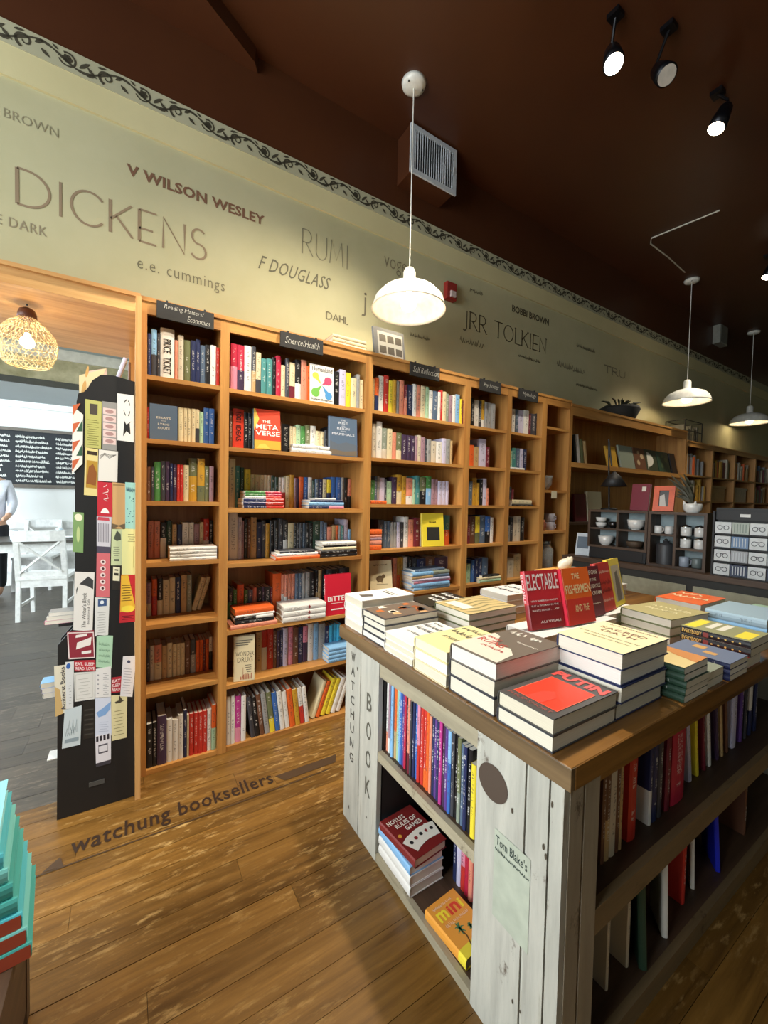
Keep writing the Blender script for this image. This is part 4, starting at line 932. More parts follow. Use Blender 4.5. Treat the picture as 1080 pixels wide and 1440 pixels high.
# ------------------------------------------------------------------ piles on the island top
def tpile(x0, x1, y0, y1, n, t, c, what, spine=(0, 1), turn=0, jit=.002, z=None, c2=None, hard=True, title=0.0, split=None, inkc=None):
    z = (TT+.0004) if z is None else z; dx, dy = x1-x0, y1-y0
    d, h = (dy, dx) if spine[0] == 0 else (dx, dy)
    for k in range(n):
        top = k == n-1
        lab = ('top %s' % what) if top else '%s, %s up in its pile' % (what, ORD[k+1])
        r = book(t, d, h, c, flatM((x0+x1)/2+random.uniform(-jit, jit), (y0+y1)/2+random.uniform(-jit, jit), z, t, spine, turn+random.uniform(-.5, .5), d, h), lab, 'hardback' if hard else 'paperback',
                 'piles on the island top', ('hardback' if hard else 'paperback')+'_book', c2=c2, hard=hard, title=title, split=split, inkc=inkc)
        z += t+.0004
    return r, cover_plane(t, d, .0007), d, h, z
def lines(mb, P, spec, w, h):
    for i, (s, a, b, c, d) in enumerate(spec):
        if s[0] == '~': scribble(mb, P, a*w, b*w, c*h, d*h, max(.0016, (d-c)*h*.16), i+len(s))      # title too small to read in the photo
        else: add_text(mb, s, P, a*w, b*w, c*h, d*h, .01)
    return mb
# white books at the bookcase end, fore-edges to the aisle
r, P, w, h, z = tpile(.752, 1.00, 1.340, 1.486, 4, .0318, 'white', 'white hardback with red board edges on island corner')
mb = MB().poly(P, [(.35*w, .15*h), (.62*w, .12*h), (.70*w, .30*h), (.50*w, .36*h)]); mb.quad(P, .3*w, .8*w, .62*h, .66*h).quad(P, .25*w, .85*w, .70*h, .72*h); put(r, 'cover_print', mb, ink('55504C'))
r, P, w, h, z = tpile(.752, .995, 1.176, 1.333, 4, .0250, 'charcoal', 'dark hardback with orange and brown collage cover')
put(r, 'collage_print', MB().quad(P, .02*w, .98*w, .02*h, .98*h), ink('6A5A4C')); P2 = cover_plane(.025, w, .0011)
for k in range(16):
    x, y = random.random()*.75, random.random()*.8
    put(r, 'collage_print', MB().poly(P2, [(x*w+.01, (y+.05)*h), ((x+.2)*w, (y+.02)*h), ((x+.22)*w, (y+.16)*h), (x*w+.006, (y+.14)*h)]), ink(('B5652E', 'D0A070', 'E8DCC8', '8A4A28', '40434C')[k % 5]))
r, P, w, h, z = tpile(.745, .975, 1.000, 1.168, 3, .0218, 'white', 'white hardback with grey capitals between collage pile and cream pile')
put(r, 'cover_lettering', lines(MB(), P, (('~THE', .1, .4, .86, .94), ('~HUMBLE', .08, .9, .68, .80), ('~LOVER', .1, .8, .50, .62), ('~a novel', .2, .6, .3, .36)), w, h), ink('6A6A66'))
r, P, w, h, z = tpile(.740, .972, .838, .992, 3, .0330, 'cream', 'cream yellow hardback with pale capitals')
put(r, 'cover_lettering', lines(MB(), P, (('~FAMILY', .1, .9, .78, .92), ('~LORE', .1, .7, .56, .70), ('A NOVEL', .25, .75, .34, .42)), w, h), ink('6E6852'))
r.children[0]['c1'] = lin('E6DA9E'); r.children[0]['c2'] = lin('E6DA9E')
r, P, w, h, z = tpile(.745, 1.008, .668, .832, 3, .0432, 'charcoal', 'thick grey hardback with red title and white blossom')
r.children[0]['c1'] = lin('6F6559'); r.children[0]['c2'] = lin('6F6559')
put(r, 'blossom_print', MB().poly(P, [(.02*w, .02*h), (.98*w, .02*h), (.9*w, .30*h), (.7*w, .42*h), (.45*w, .36*h), (.2*w, .62*h), (.02*w, .66*h)]), ink('D8D0BE')); P2 = cover_plane(.0432, w, .0012)
put(r, 'cover_lettering', lines(MB(), P2, (('~THE', .08, .4, .48, .55), ('RUINS', .08, .62, .34, .45), ('~LAND', .3, .75, .24, .32)), w, h), ink('B8483A'))
put(r, 'cover_lettering', lines(MB(), P2, (('~LATE', .15, .45, .80, .92), ('~OF', .55, .75, .80, .92), ('~a history', .55, .95, .62, .66)), w, h), ink('E6E0D2'))
# the pile at the corner
r, P, w, h, z = tpile(.741, .986, .505, .656, 2, .0362, 'charcoal', 'thick dark grey hardback with red portrait panel on island corner', jit=.001)
for o in (r,): o.children[0]['c1'] = lin('4C4946'); o.children[0]['c2'] = lin('4C4946')
put(r, 'red_panel_print', MB().quad(P, .14*w, .90*w, .13*h, .72*h), ink('FF3A1E', .35)); P2 = cover_plane(.0362, w, .0012)
put(r, 'panel_border_print', MB().ribbon([(.14*w, .13*h), (.90*w, .13*h), (.90*w, .72*h), (.14*w, .72*h), (.14*w, .13*h)], .0016, P2), ink('FF8060'))
put(r, 'portrait_print', MB().poly(P2, [(.36*w, .14*h), (.62*w, .14*h), (.66*w, .34*h), (.52*w, .44*h), (.40*w, .36*h)]), ink('D03418'))
put(r, 'cover_lettering', add_text(MB(), 'PUTIN', P2, .06*w, .96*w, .77*h, .93*h, .05), ink('E0524A', .35))
put(r, 'cover_lettering', add_text(MB(), 'PHILIP SHORT', P2, .12*w, .88*w, .05*h, .095*h), ink('A85A50', .35))
r, P, w, h, z = tpile(.994, 1.222, .503, .680, 4, .0405, 'navy', 'thick hardback with cream cover and navy boards', jit=.005)
put(r, 'cream_cover_print', MB().quad(P, 0, w, 0, h), ink('E8DDB0')); P2 = cover_plane(.0405, w, .0012)
put(r, 'cover_lettering', lines(MB(), P2, (('~MARIE X PALMER', .1, .9, .90, .95), ('SACRED', .15, .85, .70, .79), ('OATH', .25, .78, .56, .65)), w, h), ink('7A4A34'))
put(r, 'cover_lettering', lines(MB(), P2, (('~a story about the first people', .05, .95, .40, .44), ('~who came this way', .2, .9, .30, .34)), w, h), ink('8A8060'))
# middle and rear piles
r, P, w, h, z = tpile(1.045, 1.30, 1.065, 1.262, 4, .0265, 'olive', 'hardback with gold swirls and a note on it', jit=.003)
put(r, 'gold_cover_print', MB().quad(P, 0, w, 0, h), ink('C6B07A')); P2 = cover_plane(.0265, w, .0012); mb = MB()
for k in range(6): mb.ribbon([((.05+.16*k)*w, .05*h), ((.12+.16*k)*w, .35*h), ((.02+.16*k)*w, .65*h), ((.12+.16*k)*w, .95*h)], .010, P2)
put(r, 'swirl_print', mb, ink('8E8458')); put(r, 'paper_note', MB().quad(cover_plane(.0265, w, .0018), .12*w, .70*w, .12*h, .34*h), ink('EFE9CE'))
r, P, w, h, z = tpile(1.055, 1.30, 1.305, 1.475, 3, .026, 'black', 'black hardback with white slanted lettering behind collage pile')
put(r, 'cover_lettering', lines(MB(), P, (('~NIGHT', .08, .92, .74, .92), ('~WATCH', .08, .92, .52, .70), ('~ING', .3, .8, .30, .48)), w, h), ink('E8E6E0'))
r, P, w, h, z = tpile(1.46, 1.70, 1.25, 1.42, 3, .030, 'white', 'white hardback with dark title standing behind red paperbacks')
put(r, 'cover_lettering', lines(MB(), P, (('~ROGUES', .1, .9, .6, .8), ('~HOUSE', .1, .9, .3, .5)), w, h), ink('4A4A58'))
r, P, w, h, z = tpile(1.90, 2.16, 1.26, 1.45, 4, .036, 'white', 'hardback with orange map cover at rear of island')
put(r, 'orange_cover_print', MB().quad(P, 0, w, 0, h), ink('D9A050')); put(r, 'cover_lettering', lines(MB(), cover_plane(.036, w, .0012), (('~SUNRISE', .1, .9, .6, .8),), w, h), ink('9A6A2A'))
r, P, w, h, z = tpile(2.22, 2.44, 1.22, 1.42, 2, .030, 'white', 'plain white hardback beside the ceramic bird')
# support piles and red books standing face out
for x0, x1, y0 in ((1.170, 1.395, .845), (1.40, 1.63, .850), (1.635, 1.90, .890)):
    r, P, w, h, z = tpile(x0, x1, y0, y0+.16, 2, .034, 'white', 'white hardback lying under the %s' % ('red face-out book' if x0 < 1.3 else 'orange fishing book' if x0 < 1.5 else 'yellow photo book'), jit=.001)
zs = z
def stand(x0, x1, y, z, h, t, c, label, turn, tilt, lean=0):
    return face_book((x0+x1)/2, y, z, x1-x0, h, t, c, label, turn, tilt, 'books standing face out on the island')
r, P, Q = stand(1.178, 1.338, .889, zs, .205, .022, 'red', 'red book with tall thin white capitals standing face out on island', -8, 14); w, h = .16, .205
r.children[0]['c1'] = lin('C62A34'); r.children[0]['c2'] = lin('8E2428'); r.children[0]['prm'] = (.42, 0, 0)
put(r, 'spine_lettering', add_text(MB(), 'ELECTABLE', Q, .06*h, .55*h, -.006, .006, .02), ink('F0C8C8'))
put(r, 'cover_lettering', lines(MB(), P, (('ELECTABLE', .04, .98, .66, .94), ('WHY AMERICA HASN\'T', .1, .9, .46, .49), ('PUT A WOMAN IN THE', .1, .9, .38, .41), ('WHITE HOUSE . . . YET', .1, .9, .30, .33), ('ALI VITALI', .3, .9, .10, .14)), w, h), ink('F3E6E0'))
r, P, Q = stand(1.345, 1.50, .862, zs, .205, .028, 'orange', 'orange book with red spine standing face out on island', -3, 13); w, h = .155, .205
r.children[0]['c1'] = lin('EE6A26'); r.children[0]['c2'] = lin('D8382A'); r.children[0]['prm'] = (.45, 0, 0)
put(r, 'spine_panel_print', MB().quad(Q, 0, h, -.0138, .0138), ink('D8263E'))
put(r, 'cover_lettering', lines(MB(), P, (('THE', .34, .62, .80, .90), ('FISHERMEN', .06, .98, .54, .70), ('AND THE', .30, .82, .22, .34)), w, h), ink('F2DFA8'))
r, P, Q = stand(1.515, 1.635, .895, zs, .196, .022, 'maroon', 'dark maroon book with white capitals standing face out on island', 2, 12); w, h = .12, .196
put(r, 'cover_lettering', lines(MB(), P, (('THE CASE', .12, .88, .84, .92), ('OF THE', .3, .75, .70, .76), ('MURDEROUS', .05, .95, .56, .64), ('DR. CREAM', .08, .95, .42, .50), ('~the hunt for a', .2, .8, .24, .27)), w, h), ink('F0E8DA'))
r, P, Q = stand(1.635, 1.76, .915, zs, .200, .022, 'red', 'bright red book with dark title standing next to yellow photo book', 6, 12); w, h = .125, .200
put(r, 'cover_lettering', lines(MB(), P, (('~CHASING', .1, .9, .78, .86), ('~HISTORY', .1, .9, .20, .26)), w, h), ink('F0CFC0')); put(r, 'cover_lettering', lines(MB(), P, (('~GHOSTS', .08, .92, .54, .66), ('~MASTER', .08, .92, .38, .50)), w, h), ink('7E1E18'))
r, P, Q = stand(1.765, 1.915, .945, zs, .205, .018, 'yellow', 'yellow bordered book with monochrome photo standing face out on island', 12, 12); w, h = .15, .205
put(r, 'photo_print', MB().quad(P, .22*w, .90*w, .10*h, .86*h), ink('B9B09C')); put(r, 'figure_print', MB().poly(cover_plane(.018, w, .001), [(.35*w, .10*h), (.72*w, .10*h), (.78*w, .45*h), (.66*w, .74*h), (.46*w, .70*h), (.38*w, .4*h)]), ink('6E675C'))
# aisle-side paperbacks
r, P, w, h, z = tpile(1.232, 1.375, .462, .640, 5, .0185, 'charcoal', 'thick dark spined paperback beside the cream topped pile', (-1, 0), 0, .003, None, 'forest', False, .8)
put(r, 'cream_cover_print', MB().quad(P, .0, w, 0, h), ink('D8C48A')); put(r, 'orange_print', MB().poly(cover_plane(.0185, w, .0011), [(.5*w, 0), (w, 0), (w, .75*h), (.8*w, .6*h), (.6*w, .3*h)]), ink('C8874A'))
put(r, 'cover_lettering', lines(MB(), cover_plane(.0185, w, .0014), (('~SPELL', .1, .8, .74, .86), ('~BOUND', .1, .8, .56, .68)), w, h), ink('8A7A48'))
r, P, w, h, z = tpile(1.384, 1.498, .466, .62, 2, .022, 'sage', 'pale sage paperback beside the dark spined pile', (0, 1), 0, .001, None, None, False)
r, P, w, h, z = tpile(1.508, 1.648, .455, .625, 3, .0170, 'navy', 'slate blue paperback with gold drawing', (-1, 0), 0, .002, None, None, False, .9)
put(r, 'slate_cover_print', MB().quad(P, 0, w, 0, h), ink('66728A')); put(r, 'gold_print', MB().quad(cover_plane(.017, w, .0011), .3*w, .5*w, .3*h, .5*h).quad(cover_plane(.017, w, .0011), .55*w, .8*w, .55*h, .75*h), ink('C89A5A'))
r, P, w, h, z = tpile(1.66, 1.80, .462, .628, 1, .034, 'red', 'red paperback under the lettered spine books', (0, 1), 0, .001, None, None, False)
r, P, w, h, z = tpile(1.692, 1.865, .458, .655, 2, .0250, 'black', 'black paperback with gold spine capitals', (-1, 0), 0, .002, TT+.0354, None, False)
for o in [x for x in bpy.data.objects if 'gold spine capitals' in x.get('label', '')]:
    hh = .197; Q = spine_plane(hh); put(o, 'spine_lettering', add_text(add_text(MB(), 'EVERYBODY', Q, .03*hh, .33*hh, -.007, .007, .02), '. . . . .', Q, .46*hh, .88*hh, -.003, .003, .02), ink('E0B860')); put(o, 'spine_block_print', MB().quad(Q, .35*hh, .43*hh, -.008, .008), ink('8A3A34'))
put(r, 'olive_cover_print', MB().quad(P, 0, w, 0, h), ink('8E8E66')); P2 = cover_plane(.025, w, .0011)
put(r, 'white_block_print', MB().quad(P2, .3*w, .9*w, .45*h, .56*h).quad(P2, .3*w, .9*w, .62*h, .72*h), ink('DAD6C6')); put(r, 'yellow_block_print', MB().quad(P2, .1*w, .9*w, .80*h, .97*h).quad(P2, .1*w, .7*w, .05*h, .25*h), ink('E8D23A'))
r, P, w, h, z = tpile(1.70, 1.955, .672, .868, 3, .032, 'olive', 'khaki covered hardback beside the yellow photo book', (0, 1), -6)
put(r, 'khaki_cover_print', MB().quad(P, 0, w, 0, h), ink('A79C6A')); put(r, 'cover_lettering', lines(MB(), cover_plane(.032, w, .0012), (('~THE GIFTED', .1, .9, .6, .75), ('~SCHOOL', .2, .8, .38, .52)), w, h), ink('D8CFA0'))
r, P, w, h, z = tpile(1.985, 2.24, .50, .690, 3, .034, 'light_blue', 'pale blue covered hardback behind the lettered spine books', (-1, 0), 0, .003, None, None, True, .7)
r.children[0]['c1'] = lin('9DB4C0'); r.children[0]['c2'] = lin('9DB4C0')
r, P, w, h, z = tpile(2.05, 2.31, .72, .90, 3, .033, 'orange', 'orange covered hardback at the far end of island')
put(r, 'cover_lettering', lines(MB(), P, (('~BIG', .1, .6, .7, .9), ('~SUMMER', .1, .9, .4, .6)), w, h), ink('F0D8A8'))
r, P, w, h, z = tpile(2.28, 2.52, .48, .68, 2, .03, 'mint', 'mint green hardback at the far aisle corner of island')
# ceramic bird behind the red books
c = Vector((2.03, 1.355, 0)); zb = TT+.1464
bd = thing('ceramic_bird', 'small cream ceramic bird sitting on the rear pile of books', 'figurine', (c.x, c.y, zb))
mb = MB(); pts = [(0, -.045, .022), (0, -.02, .03), (0, .015, .036), (0, .045, .05), (0, .055, .066)]
mb.tube([(c.x+q[1], c.y, zb+q[2]) for q in pts], [.008, .026, .032, .022, .016], 12); mb.build('body', plain('ceramic_cream', 'D8D0BC', .35), bd, smooth=True)
MB().lathe([(.020, 0), (.016, .004), (.012, .012)], (c.x, c.y, zb), 12).build('base', plain('ceramic_cream', 'D8D0BC', .35), bd)
MB().tube([(c.x+.065, c.y, zb+.070), (c.x+.088, c.y, zb+.064)], [.006, .001], 8).build('beak', plain('ceramic_cream', 'D8D0BC', .35), bd)
# ------------------------------------------------------------------ black bookmark stand by the doorway
SY = 2.0
def sx(px, py): return ony(px, py, SY).x
def sz(px, py): return ony(px, py, SY).z
st = thing('bookmark_stand', 'black wooden rack whose side panel is covered in bookmarks, beside the doorway', 'display rack', (-.1, SY+.1, 0))
xl, xu, xr = -.243, -.183, .018
prof = [(xl, 0), (xr, 0), (xr, sz(190, 537)), (sx(160, 530), sz(160, 528)), (sx(142, 530), sz(142, 527)), (sx(130, 535), sz(132, 535)), (sx(124, 545), sz(125, 545)), (sx(118, 552), sz(118, 551)), (xu+.012, sz(110, 553)), (xu+.006, sz(108, 565)), (xu, sz(104, 640)), (xu, sz(104, 880)), (xl+.005, sz(100, 905))]
MB().prism(prof, SY, SY+.016, 'y').build('side_panel', M_BLACK, st)
B(xr-.016, xr, SY+.016, SY+.10, 0, 1.70).build('back_panel', M_BLACK, st)
MB().prism(prof, SY+.09, SY+.106, 'y').build('side_panel', M_BLACK, st)
for k, z in enumerate((.06, .24, .49, .78, 1.10, 1.42)): B((xl if z < .8 else xu)+.006, xr-.016, SY+.016, SY+.09, z-.012, z).build('shelf', M_BLACK, st)
B(sx(125, 1109), sx(147, 1101), SY-.002, SY, sz(125, 1107), sz(135, 1098)).build('label_plate', plain('dull_plate', '4A4A48', .4), st)
# things standing in and on the rack
for k, (z, c, lab) in enumerate(((.4905, 'white', 'thin white booklet flat on lower shelf of bookmark stand'), (.5110, 'lavender', 'pale lavender booklet flat on lower shelf of bookmark stand'), (.5315, 'light_blue', 'pale blue booklet topmost in the lower pile of bookmark stand'))):
    book(.020, .10, .066, c, flatM(-.238-.004*k, SY+.052, z, .020, (-1, 0), 0, .10, .066), lab, 'booklet', name='booklet', title=0, hard=False)
for k, (z, c, lab) in enumerate(((.7805, 'pink', 'pink booklet flat on the middle shelf of bookmark stand'), (.7960, 'white', 'white booklet flat on middle shelf of bookmark stand'), (.8115, 'grey', 'grey booklet topmost in the middle pile of bookmark stand'))):
    book(.015, .12, .066, c, flatM(-.222+.006*k, SY+.052, z, .015, (-1, 0), 0, .12, .066), lab, 'booklet', name='booklet', title=0, hard=False)
book(.003, .05, .07, 'white', flatM(-.250, SY+.05, .2405, .003, (-1, 0), 0, .05, .07), 'white leaflet jutting out low on bookmark stand', 'leaflet', name='leaflet', title=0, hard=False)
def card(name, cat, label, q, c, art=None, y=None, lift=0):
    """a flat printed card on the stand's panel; q: corners in the photo (bottom-left, bottom-right, top-right, top-left)"""
    yy = (SY-.0004-.0005*lift) if y is None else y
    W_ = [ony(px, py, yy) for px, py in q]; cx = sum(p.x for p in W_)/4; cz = min(p.z for p in W_)
    t = thing(name, label, cat, (cx, yy, cz), 'cards on the bookmark stand' if y is None else None)
    pp_ = MB().prism([(p.x, p.z) for p in W_], yy-.0004, yy, 'y').build('paper', ink(c, .45), t)
    if art:
        o = W_[0]; rt = W_[1]-W_[0]; up = W_[3]-W_[0]
        M = Matrix(((rt.x, up.x, 0, o.x), (0, 0, -1, yy-.0006), (rt.z, up.z, 0, o.z), (0, 0, 0, 1)))
        M2 = M.copy(); M2[1][3] = yy-.0009
        for nm, fn, col in art:
            mb = MB(); fn(mb, M2 if nm.startswith('top_') else M); mb.build(nm.replace('top_', ''), ink(col, .5), pp_)
    return t
def T(s, x0, x1, y0, y1, vert=False):
    def f(mb, M):
        if vert: M = M @ Matrix(((0, -1, 0, x1), (1, 0, 0, y0), (0, 0, 1, 0), (0, 0, 0, 1))); add_text(mb, s, M, 0, y1-y0, 0, x1-x0, .01)
        else: add_text(mb, s, M, x0, x1, y0, y1, .01)
    return f
def Q_(*r): return lambda mb, M: [mb.quad(M, *q) for q in r]
def L_(n, x0=.15, x1=.85, y0=.1, y1=.6): return lambda mb, M: [mb.quad(M, x0+(.08 if k % 3 == 1 else 0), x1-(.1 if k % 2 else 0), y0+(y1-y0)*k/n, y0+(y1-y0)*k/n+.012) for k in range(n)]
def D_(*r): return lambda mb, M: [mb.disc(M, *q) for q in r]
def PG(*r): return lambda mb, M: [mb.poly(M, q) for q in r]
bm = lambda lab, q, c, art, lift=0: card('bookmark', 'bookmark', lab, q, c, art, None, lift)
bm('olive bookmark with small portrait at top of bookmark stand', ((119, 629), (142, 631), (143, 565), (120, 561)), 'B5B268', [('portrait_print', Q_((.28, .75, .70, .92)), '4A4238'), ('lettering', L_(12, .15, .85, .06, .62), '7C7A3C')])
bm('grey bookmark with a column of pink oval seals', ((144, 632), (164, 634), (164, 567), (144, 564)), '8E8C88', [('label_print', Q_(*[(.05, .95, .12+.155*k, .25+.155*k) for k in range(5)]), 'D8BFBA'), ('top_seal_print', D_(*[(.5, .185+.155*k, .3, .04) for k in range(5)]), 'A88480')])
bm('white bookmark with black wreath and skeleton drawing', ((165, 619), (188, 622), (188, 556), (165, 553)), 'EDEBE6', [('wreath_print', lambda mb, M: [mb.ribbon(arc(.58, .72, .2, .17, a, a+50, 6), .03, M) for a in (20, 95, 200, 290)], '3A3A3A'), ('figure_print', PG([(.35, .10), (.55, .22), (.80, .16), (.75, .40), (.85, .45), (.55, .36), (.42, .44)]), '262626')])
bm('gold food bookmark with a sandwich photo', ((118, 696), (137, 698), (138, 632), (120, 629)), 'D9C886', [('title_print', Q_((.15, .9, .86, .94)), '3A2A1A'), ('photo_print', Q_((.12, .92, .16, .74)), 'B08830'), ('top_food_print', PG([(.15, .25), (.85, .22), (.88, .5), (.6, .68), (.3, .6)]), '8A5224')])
bm('white square card with a pencil landscape sketch', ((138, 676), (165, 678), (166, 635), (139, 632)), 'DAD6CE', [('sketch_print', lambda mb, M: [mb.ribbon([(.05, .7+.05*k), (.3, .86+.02*k), (.55, .75+.05*k), (.9, .88)], .02, M) for k in range(3)], '77746E')])
bm('red bookmark with white script and a lotus', ((137, 726), (158, 727), (158, 679), (137, 677)), 'BC2C38', [('script_print', lambda mb, M: scribble(mb, M @ Matrix(((0, -1, 0, .75), (1, 0, 0, .45), (0, 0, 1, 0), (0, 0, 0, 1))), 0, .5, 0, .4, .025, 5), 'E8D4D0'), ('lotus_print', PG([(.2, .1), (.8, .1), (.7, .2), (.5, .26), (.3, .2)]), 'F0E6E2')], 1)
bm('tan bookmark shaped like a hanging pennant', ((158, 744), (176, 744), (176, 680), (158, 678)), 'C8A06C', [('fold_print', PG([(0, 0), (.5, .06), (1, 0), (1, .12), (.5, .08), (0, .12)]), '6A5A44'), ('edge_print', Q_((.05, .95, .93, .96)), '9A7A4C')])
bm('turquoise bookmark speckled with dark blue', ((176, 743), (191, 744), (191, 679), (176, 678)), '9ED4CC', [('lettering', lambda mb, M: scribble(mb, M, .1, .9, .80, .90, .02, 9), '2E5A70'), ('speck_print', D_(*[(random.uniform(.1, .9), random.uniform(.05, .7), .05, .012, 6) for _ in range(16)]), '3A6878')])
bm('green bookmark with cream crest and pale glow', ((102, 776), (117, 777), (118, 721), (103, 720)), '7C9C64', [('crest_print', D_((.5, .88, .38, .09)), 'E6E2C4'), ('glow_print', D_((.5, .45, .16, .2)), 'B8C88A')])
bm('white bookmark printed with shelves of books in grey', ((136, 777), (155, 778), (157, 727), (136, 726)), 'C9C6CE', [('shelf_print', Q_(*[(.1+.12*k, .17+.12*k, .30, .82) for k in range(7)]), '8A8690'), ('band_print', Q_((0, 1, .0, .18)), '4C4656'), ('banner_print', PG([(.05, .9), (.95, .9), (.9, .99), (.1, .99)]), 'C04854')])
bm('pale green bookmark with a dark leaf drawing', ((156, 795), (171, 795), (172, 744), (157, 743)), 'C2CCA0', [('leaf_print', PG([(.2, .72), (.5, .95), (.85, .85), (.9, .7), (.5, .66)]), '4A5044'), ('lettering', L_(6, .2, .8, .2, .55), '5C6450'), ('foot_print', Q_((.3, .75, .12, .17)), '3A3E34')])
bm('long pale yellow bookmark with faint print', ((171, 808), (191, 808), (192, 744), (172, 743)), 'E2E2A0', [('lettering', L_(4, .4, .9, .72, .92), '8E8E60'), ('column_print', Q_((.78, .82, .15, .62)), 'C6C684')])
bm('pink bookmark with a row of doodled faces', ((135, 839), (154, 840), (155, 778), (136, 777)), 'CC6A70', [('doodle_print', D_(*[(.48, .2+.15*k, .2, .055) for k in range(5)]), 'E8D0CC'), ('top_face_print', D_(*[(.48, .2+.15*k, .1, .028, 8) for k in range(5)]), '4A2A2C')])
bm('small cream label on black framed bookmark', ((157, 829), (169, 830), (171, 796), (158, 795)), '2A2622', [('label_print', Q_((.1, .9, .38, .95)), 'E2DCBC'), ('top_lettering', Q_((.3, .7, .8, .86), (.25, .75, .60, .70)), '3A352A')])
bm('red and yellow advertising bookmark', ((168, 876), (191, 874), (191, 808), (170, 808)), 'C02A34', [('yellow_print', PG([(.02, .98), (.45, .98), (.95, .3), (.02, .22)]), 'E6B83A'), ('top_lettering', L_(7, .08, .7, .45, .82), '3A2410'), ('top_oval_print', D_((.5, .28, .42, .07)), 'F0D84A'), ('foot_lettering', L_(3, .15, .85, .06, .16), '4A0E12')])
bm('wide white bookmark with a black feather and upright title', ((103, 886), (130, 888), (133, 805), (105, 804)), 'DEDAD4', [('lettering', T("The Writer's Block", .42, .64, .05, .66, True), '5A5854'), ('small_lettering', T('Bookstore & Cafe', .70, .82, .12, .56, True), '7A7874'), ('feather_print', PG([(.25, .8), (.7, .95), (.98, .9), (.98, .74), (.7, .78)], [(.1, .7), (.2, .78), (.12, .62)]), '3A3A3C')])
bm('white bookmark with a small blue wave picture', ((133, 895), (152, 893), (154, 841), (134, 840)), 'D6D6D2', [('wave_print', Q_((.2, .85, .76, .95)), '3E5680'), ('top_crest_print', D_((.5, .86, .14, .05)), 'DCE4EC'), ('lettering', L_(9, .2, .8, .08, .66), '9A9A98')], 1)
bm('maroon and white card with scattered papers above EAT SLEEP banner', ((96, 927), (134, 925), (132, 886), (94, 889)), '8C2C3A', [('frame_print', lambda mb, M: mb.ribbon([(.03, .02), (.03, .97), (.97, .97), (.97, .02), (.03, .02)], .05, M), 'E6D6D2'), ('paper_print', PG([(.3, .78), (.72, .84), (.75, .94), (.32, .88)], [(.3, .35), (.85, .5), (.9, .8), (.35, .6)], [(.5, .16), (.85, .2), (.86, .3), (.5, .26)]), 'E8E0DA')], 2)
bm('red pointed banner reading EAT SLEEP READ LOVE', ((105, 944), (135, 944), (134, 928), (104, 929)), 'B8303C', [('lettering', lambda mb, M: (add_text(mb, 'EAT. SLEEP', M, .06, .94, .55, .85, .02), add_text(mb, 'READ. LOVE', M, .06, .94, .12, .42, .02)), 'F0DCDA')], 2)
bm('mint green bookmark with faint handwriting', ((135, 938), (157, 940), (159, 894), (136, 893)), 'A8CCAE', [('script_print', lambda mb, M: [scribble(mb, M, .15, .85, .15+.18*k, .27+.18*k, .012, 60+k) for k in range(4)], '6C8E78')], 1)
bm('small red bookmark reading EAT SLEEP READ', ((156, 975), (170, 973), (171, 951), (157, 953)), 'AE2C38', [('lettering', lambda mb, M: [add_text(mb, s, M, .1, .9, .66-.28*k, .86-.28*k, .02) for k, s in enumerate(('EAT', 'SLEEP', 'READ'))], 'F0DCDA')])
bm('tilted white bookmark with small dark crest', ((169, 979), (186, 980), (192, 922), (173, 923)), 'E2E0E2', [('crest_print', D_((.5, .88, .14, .04)), '4A4E68'), ('lettering', L_(10, .15, .85, .08, .76), '9A98A0')], 1)
bm('tan and cream card with blue-black upright title', ((78, 1008), (98, 999), (98, 934), (76, 937)), 'DDD6C0', [('tan_print', PG([(0, 0), (.55, 0), (.35, .5), (0, .6)]), 'C8A870'), ('top_lettering', T('Amherst Books', .42, .72, .06, .92, True), '3A3A44')])
bm('white card with a small blue bird beside the tan card', ((93, 998), (103, 995), (104, 930), (92, 931)), 'D6D8D8', [('bird_print', D_((.4, .9, .3, .06)), '3A62A8'), ('lettering', L_(8, .4, .75, .1, .6), '9A9EA2')], 1)
bm('white ruled note under the EAT SLEEP banner', ((105, 987), (133, 983), (134, 944), (104, 946)), 'DAD9D4', [('frame_print', lambda mb, M: mb.ribbon([(.08, .08), (.08, .92), (.92, .92), (.92, .08), (.08, .08)], .012, M), 'A8A6A0'), ('lettering', L_(6, .2, .8, .2, .85), 'A09E98')])
bm('narrow white bookmark with a column of small dots', ((134, 981), (156, 980), (156, 937), (134, 941)), 'DFDDDB', [('dot_print', D_(*[(.18, .15+.16*k, .05, .025, 8) for k in range(5)]), '8A8A92'), ('lettering', L_(12, .5, .85, .1, .9), '74747C')], 2)
bm('pale blue bookmark with a bright blue splash', ((134, 1036), (157, 1034), (156, 980), (134, 982)), 'CFD6E6', [('splash_print', PG([(.05, .62), (.5, .75), (.95, .9), (.9, .7), (.6, .55), (.2, .5)]), '7FA6D6'), ('lettering', L_(5, .2, .8, .12, .42), 'A8B2C8')], 1)
bm('grey sketched street scene bookmark tilted low on stand', ((87, 1053), (113, 1047), (115, 992), (91, 998)), 'C6D2D6', [('sketch_print', lambda mb, M: [mb.ribbon([(.15+.1*k, .3), (.2+.1*k, .5+.2*(k % 2)), (.3+.09*k, .35)], .025, M) for k in range(6)], '7E9098'), ('lettering', Q_((.12, .88, .12, .22)), '8C9CA4')], 1)
bm('cream bookmark with a reading figure on a chair', ((157, 1042), (178, 1037), (179, 977), (156, 978)), 'DCD3A4', [('figure_print', PG([(.25, .84), (.5, .86), (.55, .97), (.75, .86), (.9, .84), (.6, .8), (.3, .8)]), '4A4436'), ('lettering', L_(8, .15, .85, .1, .7), '8E865E')])
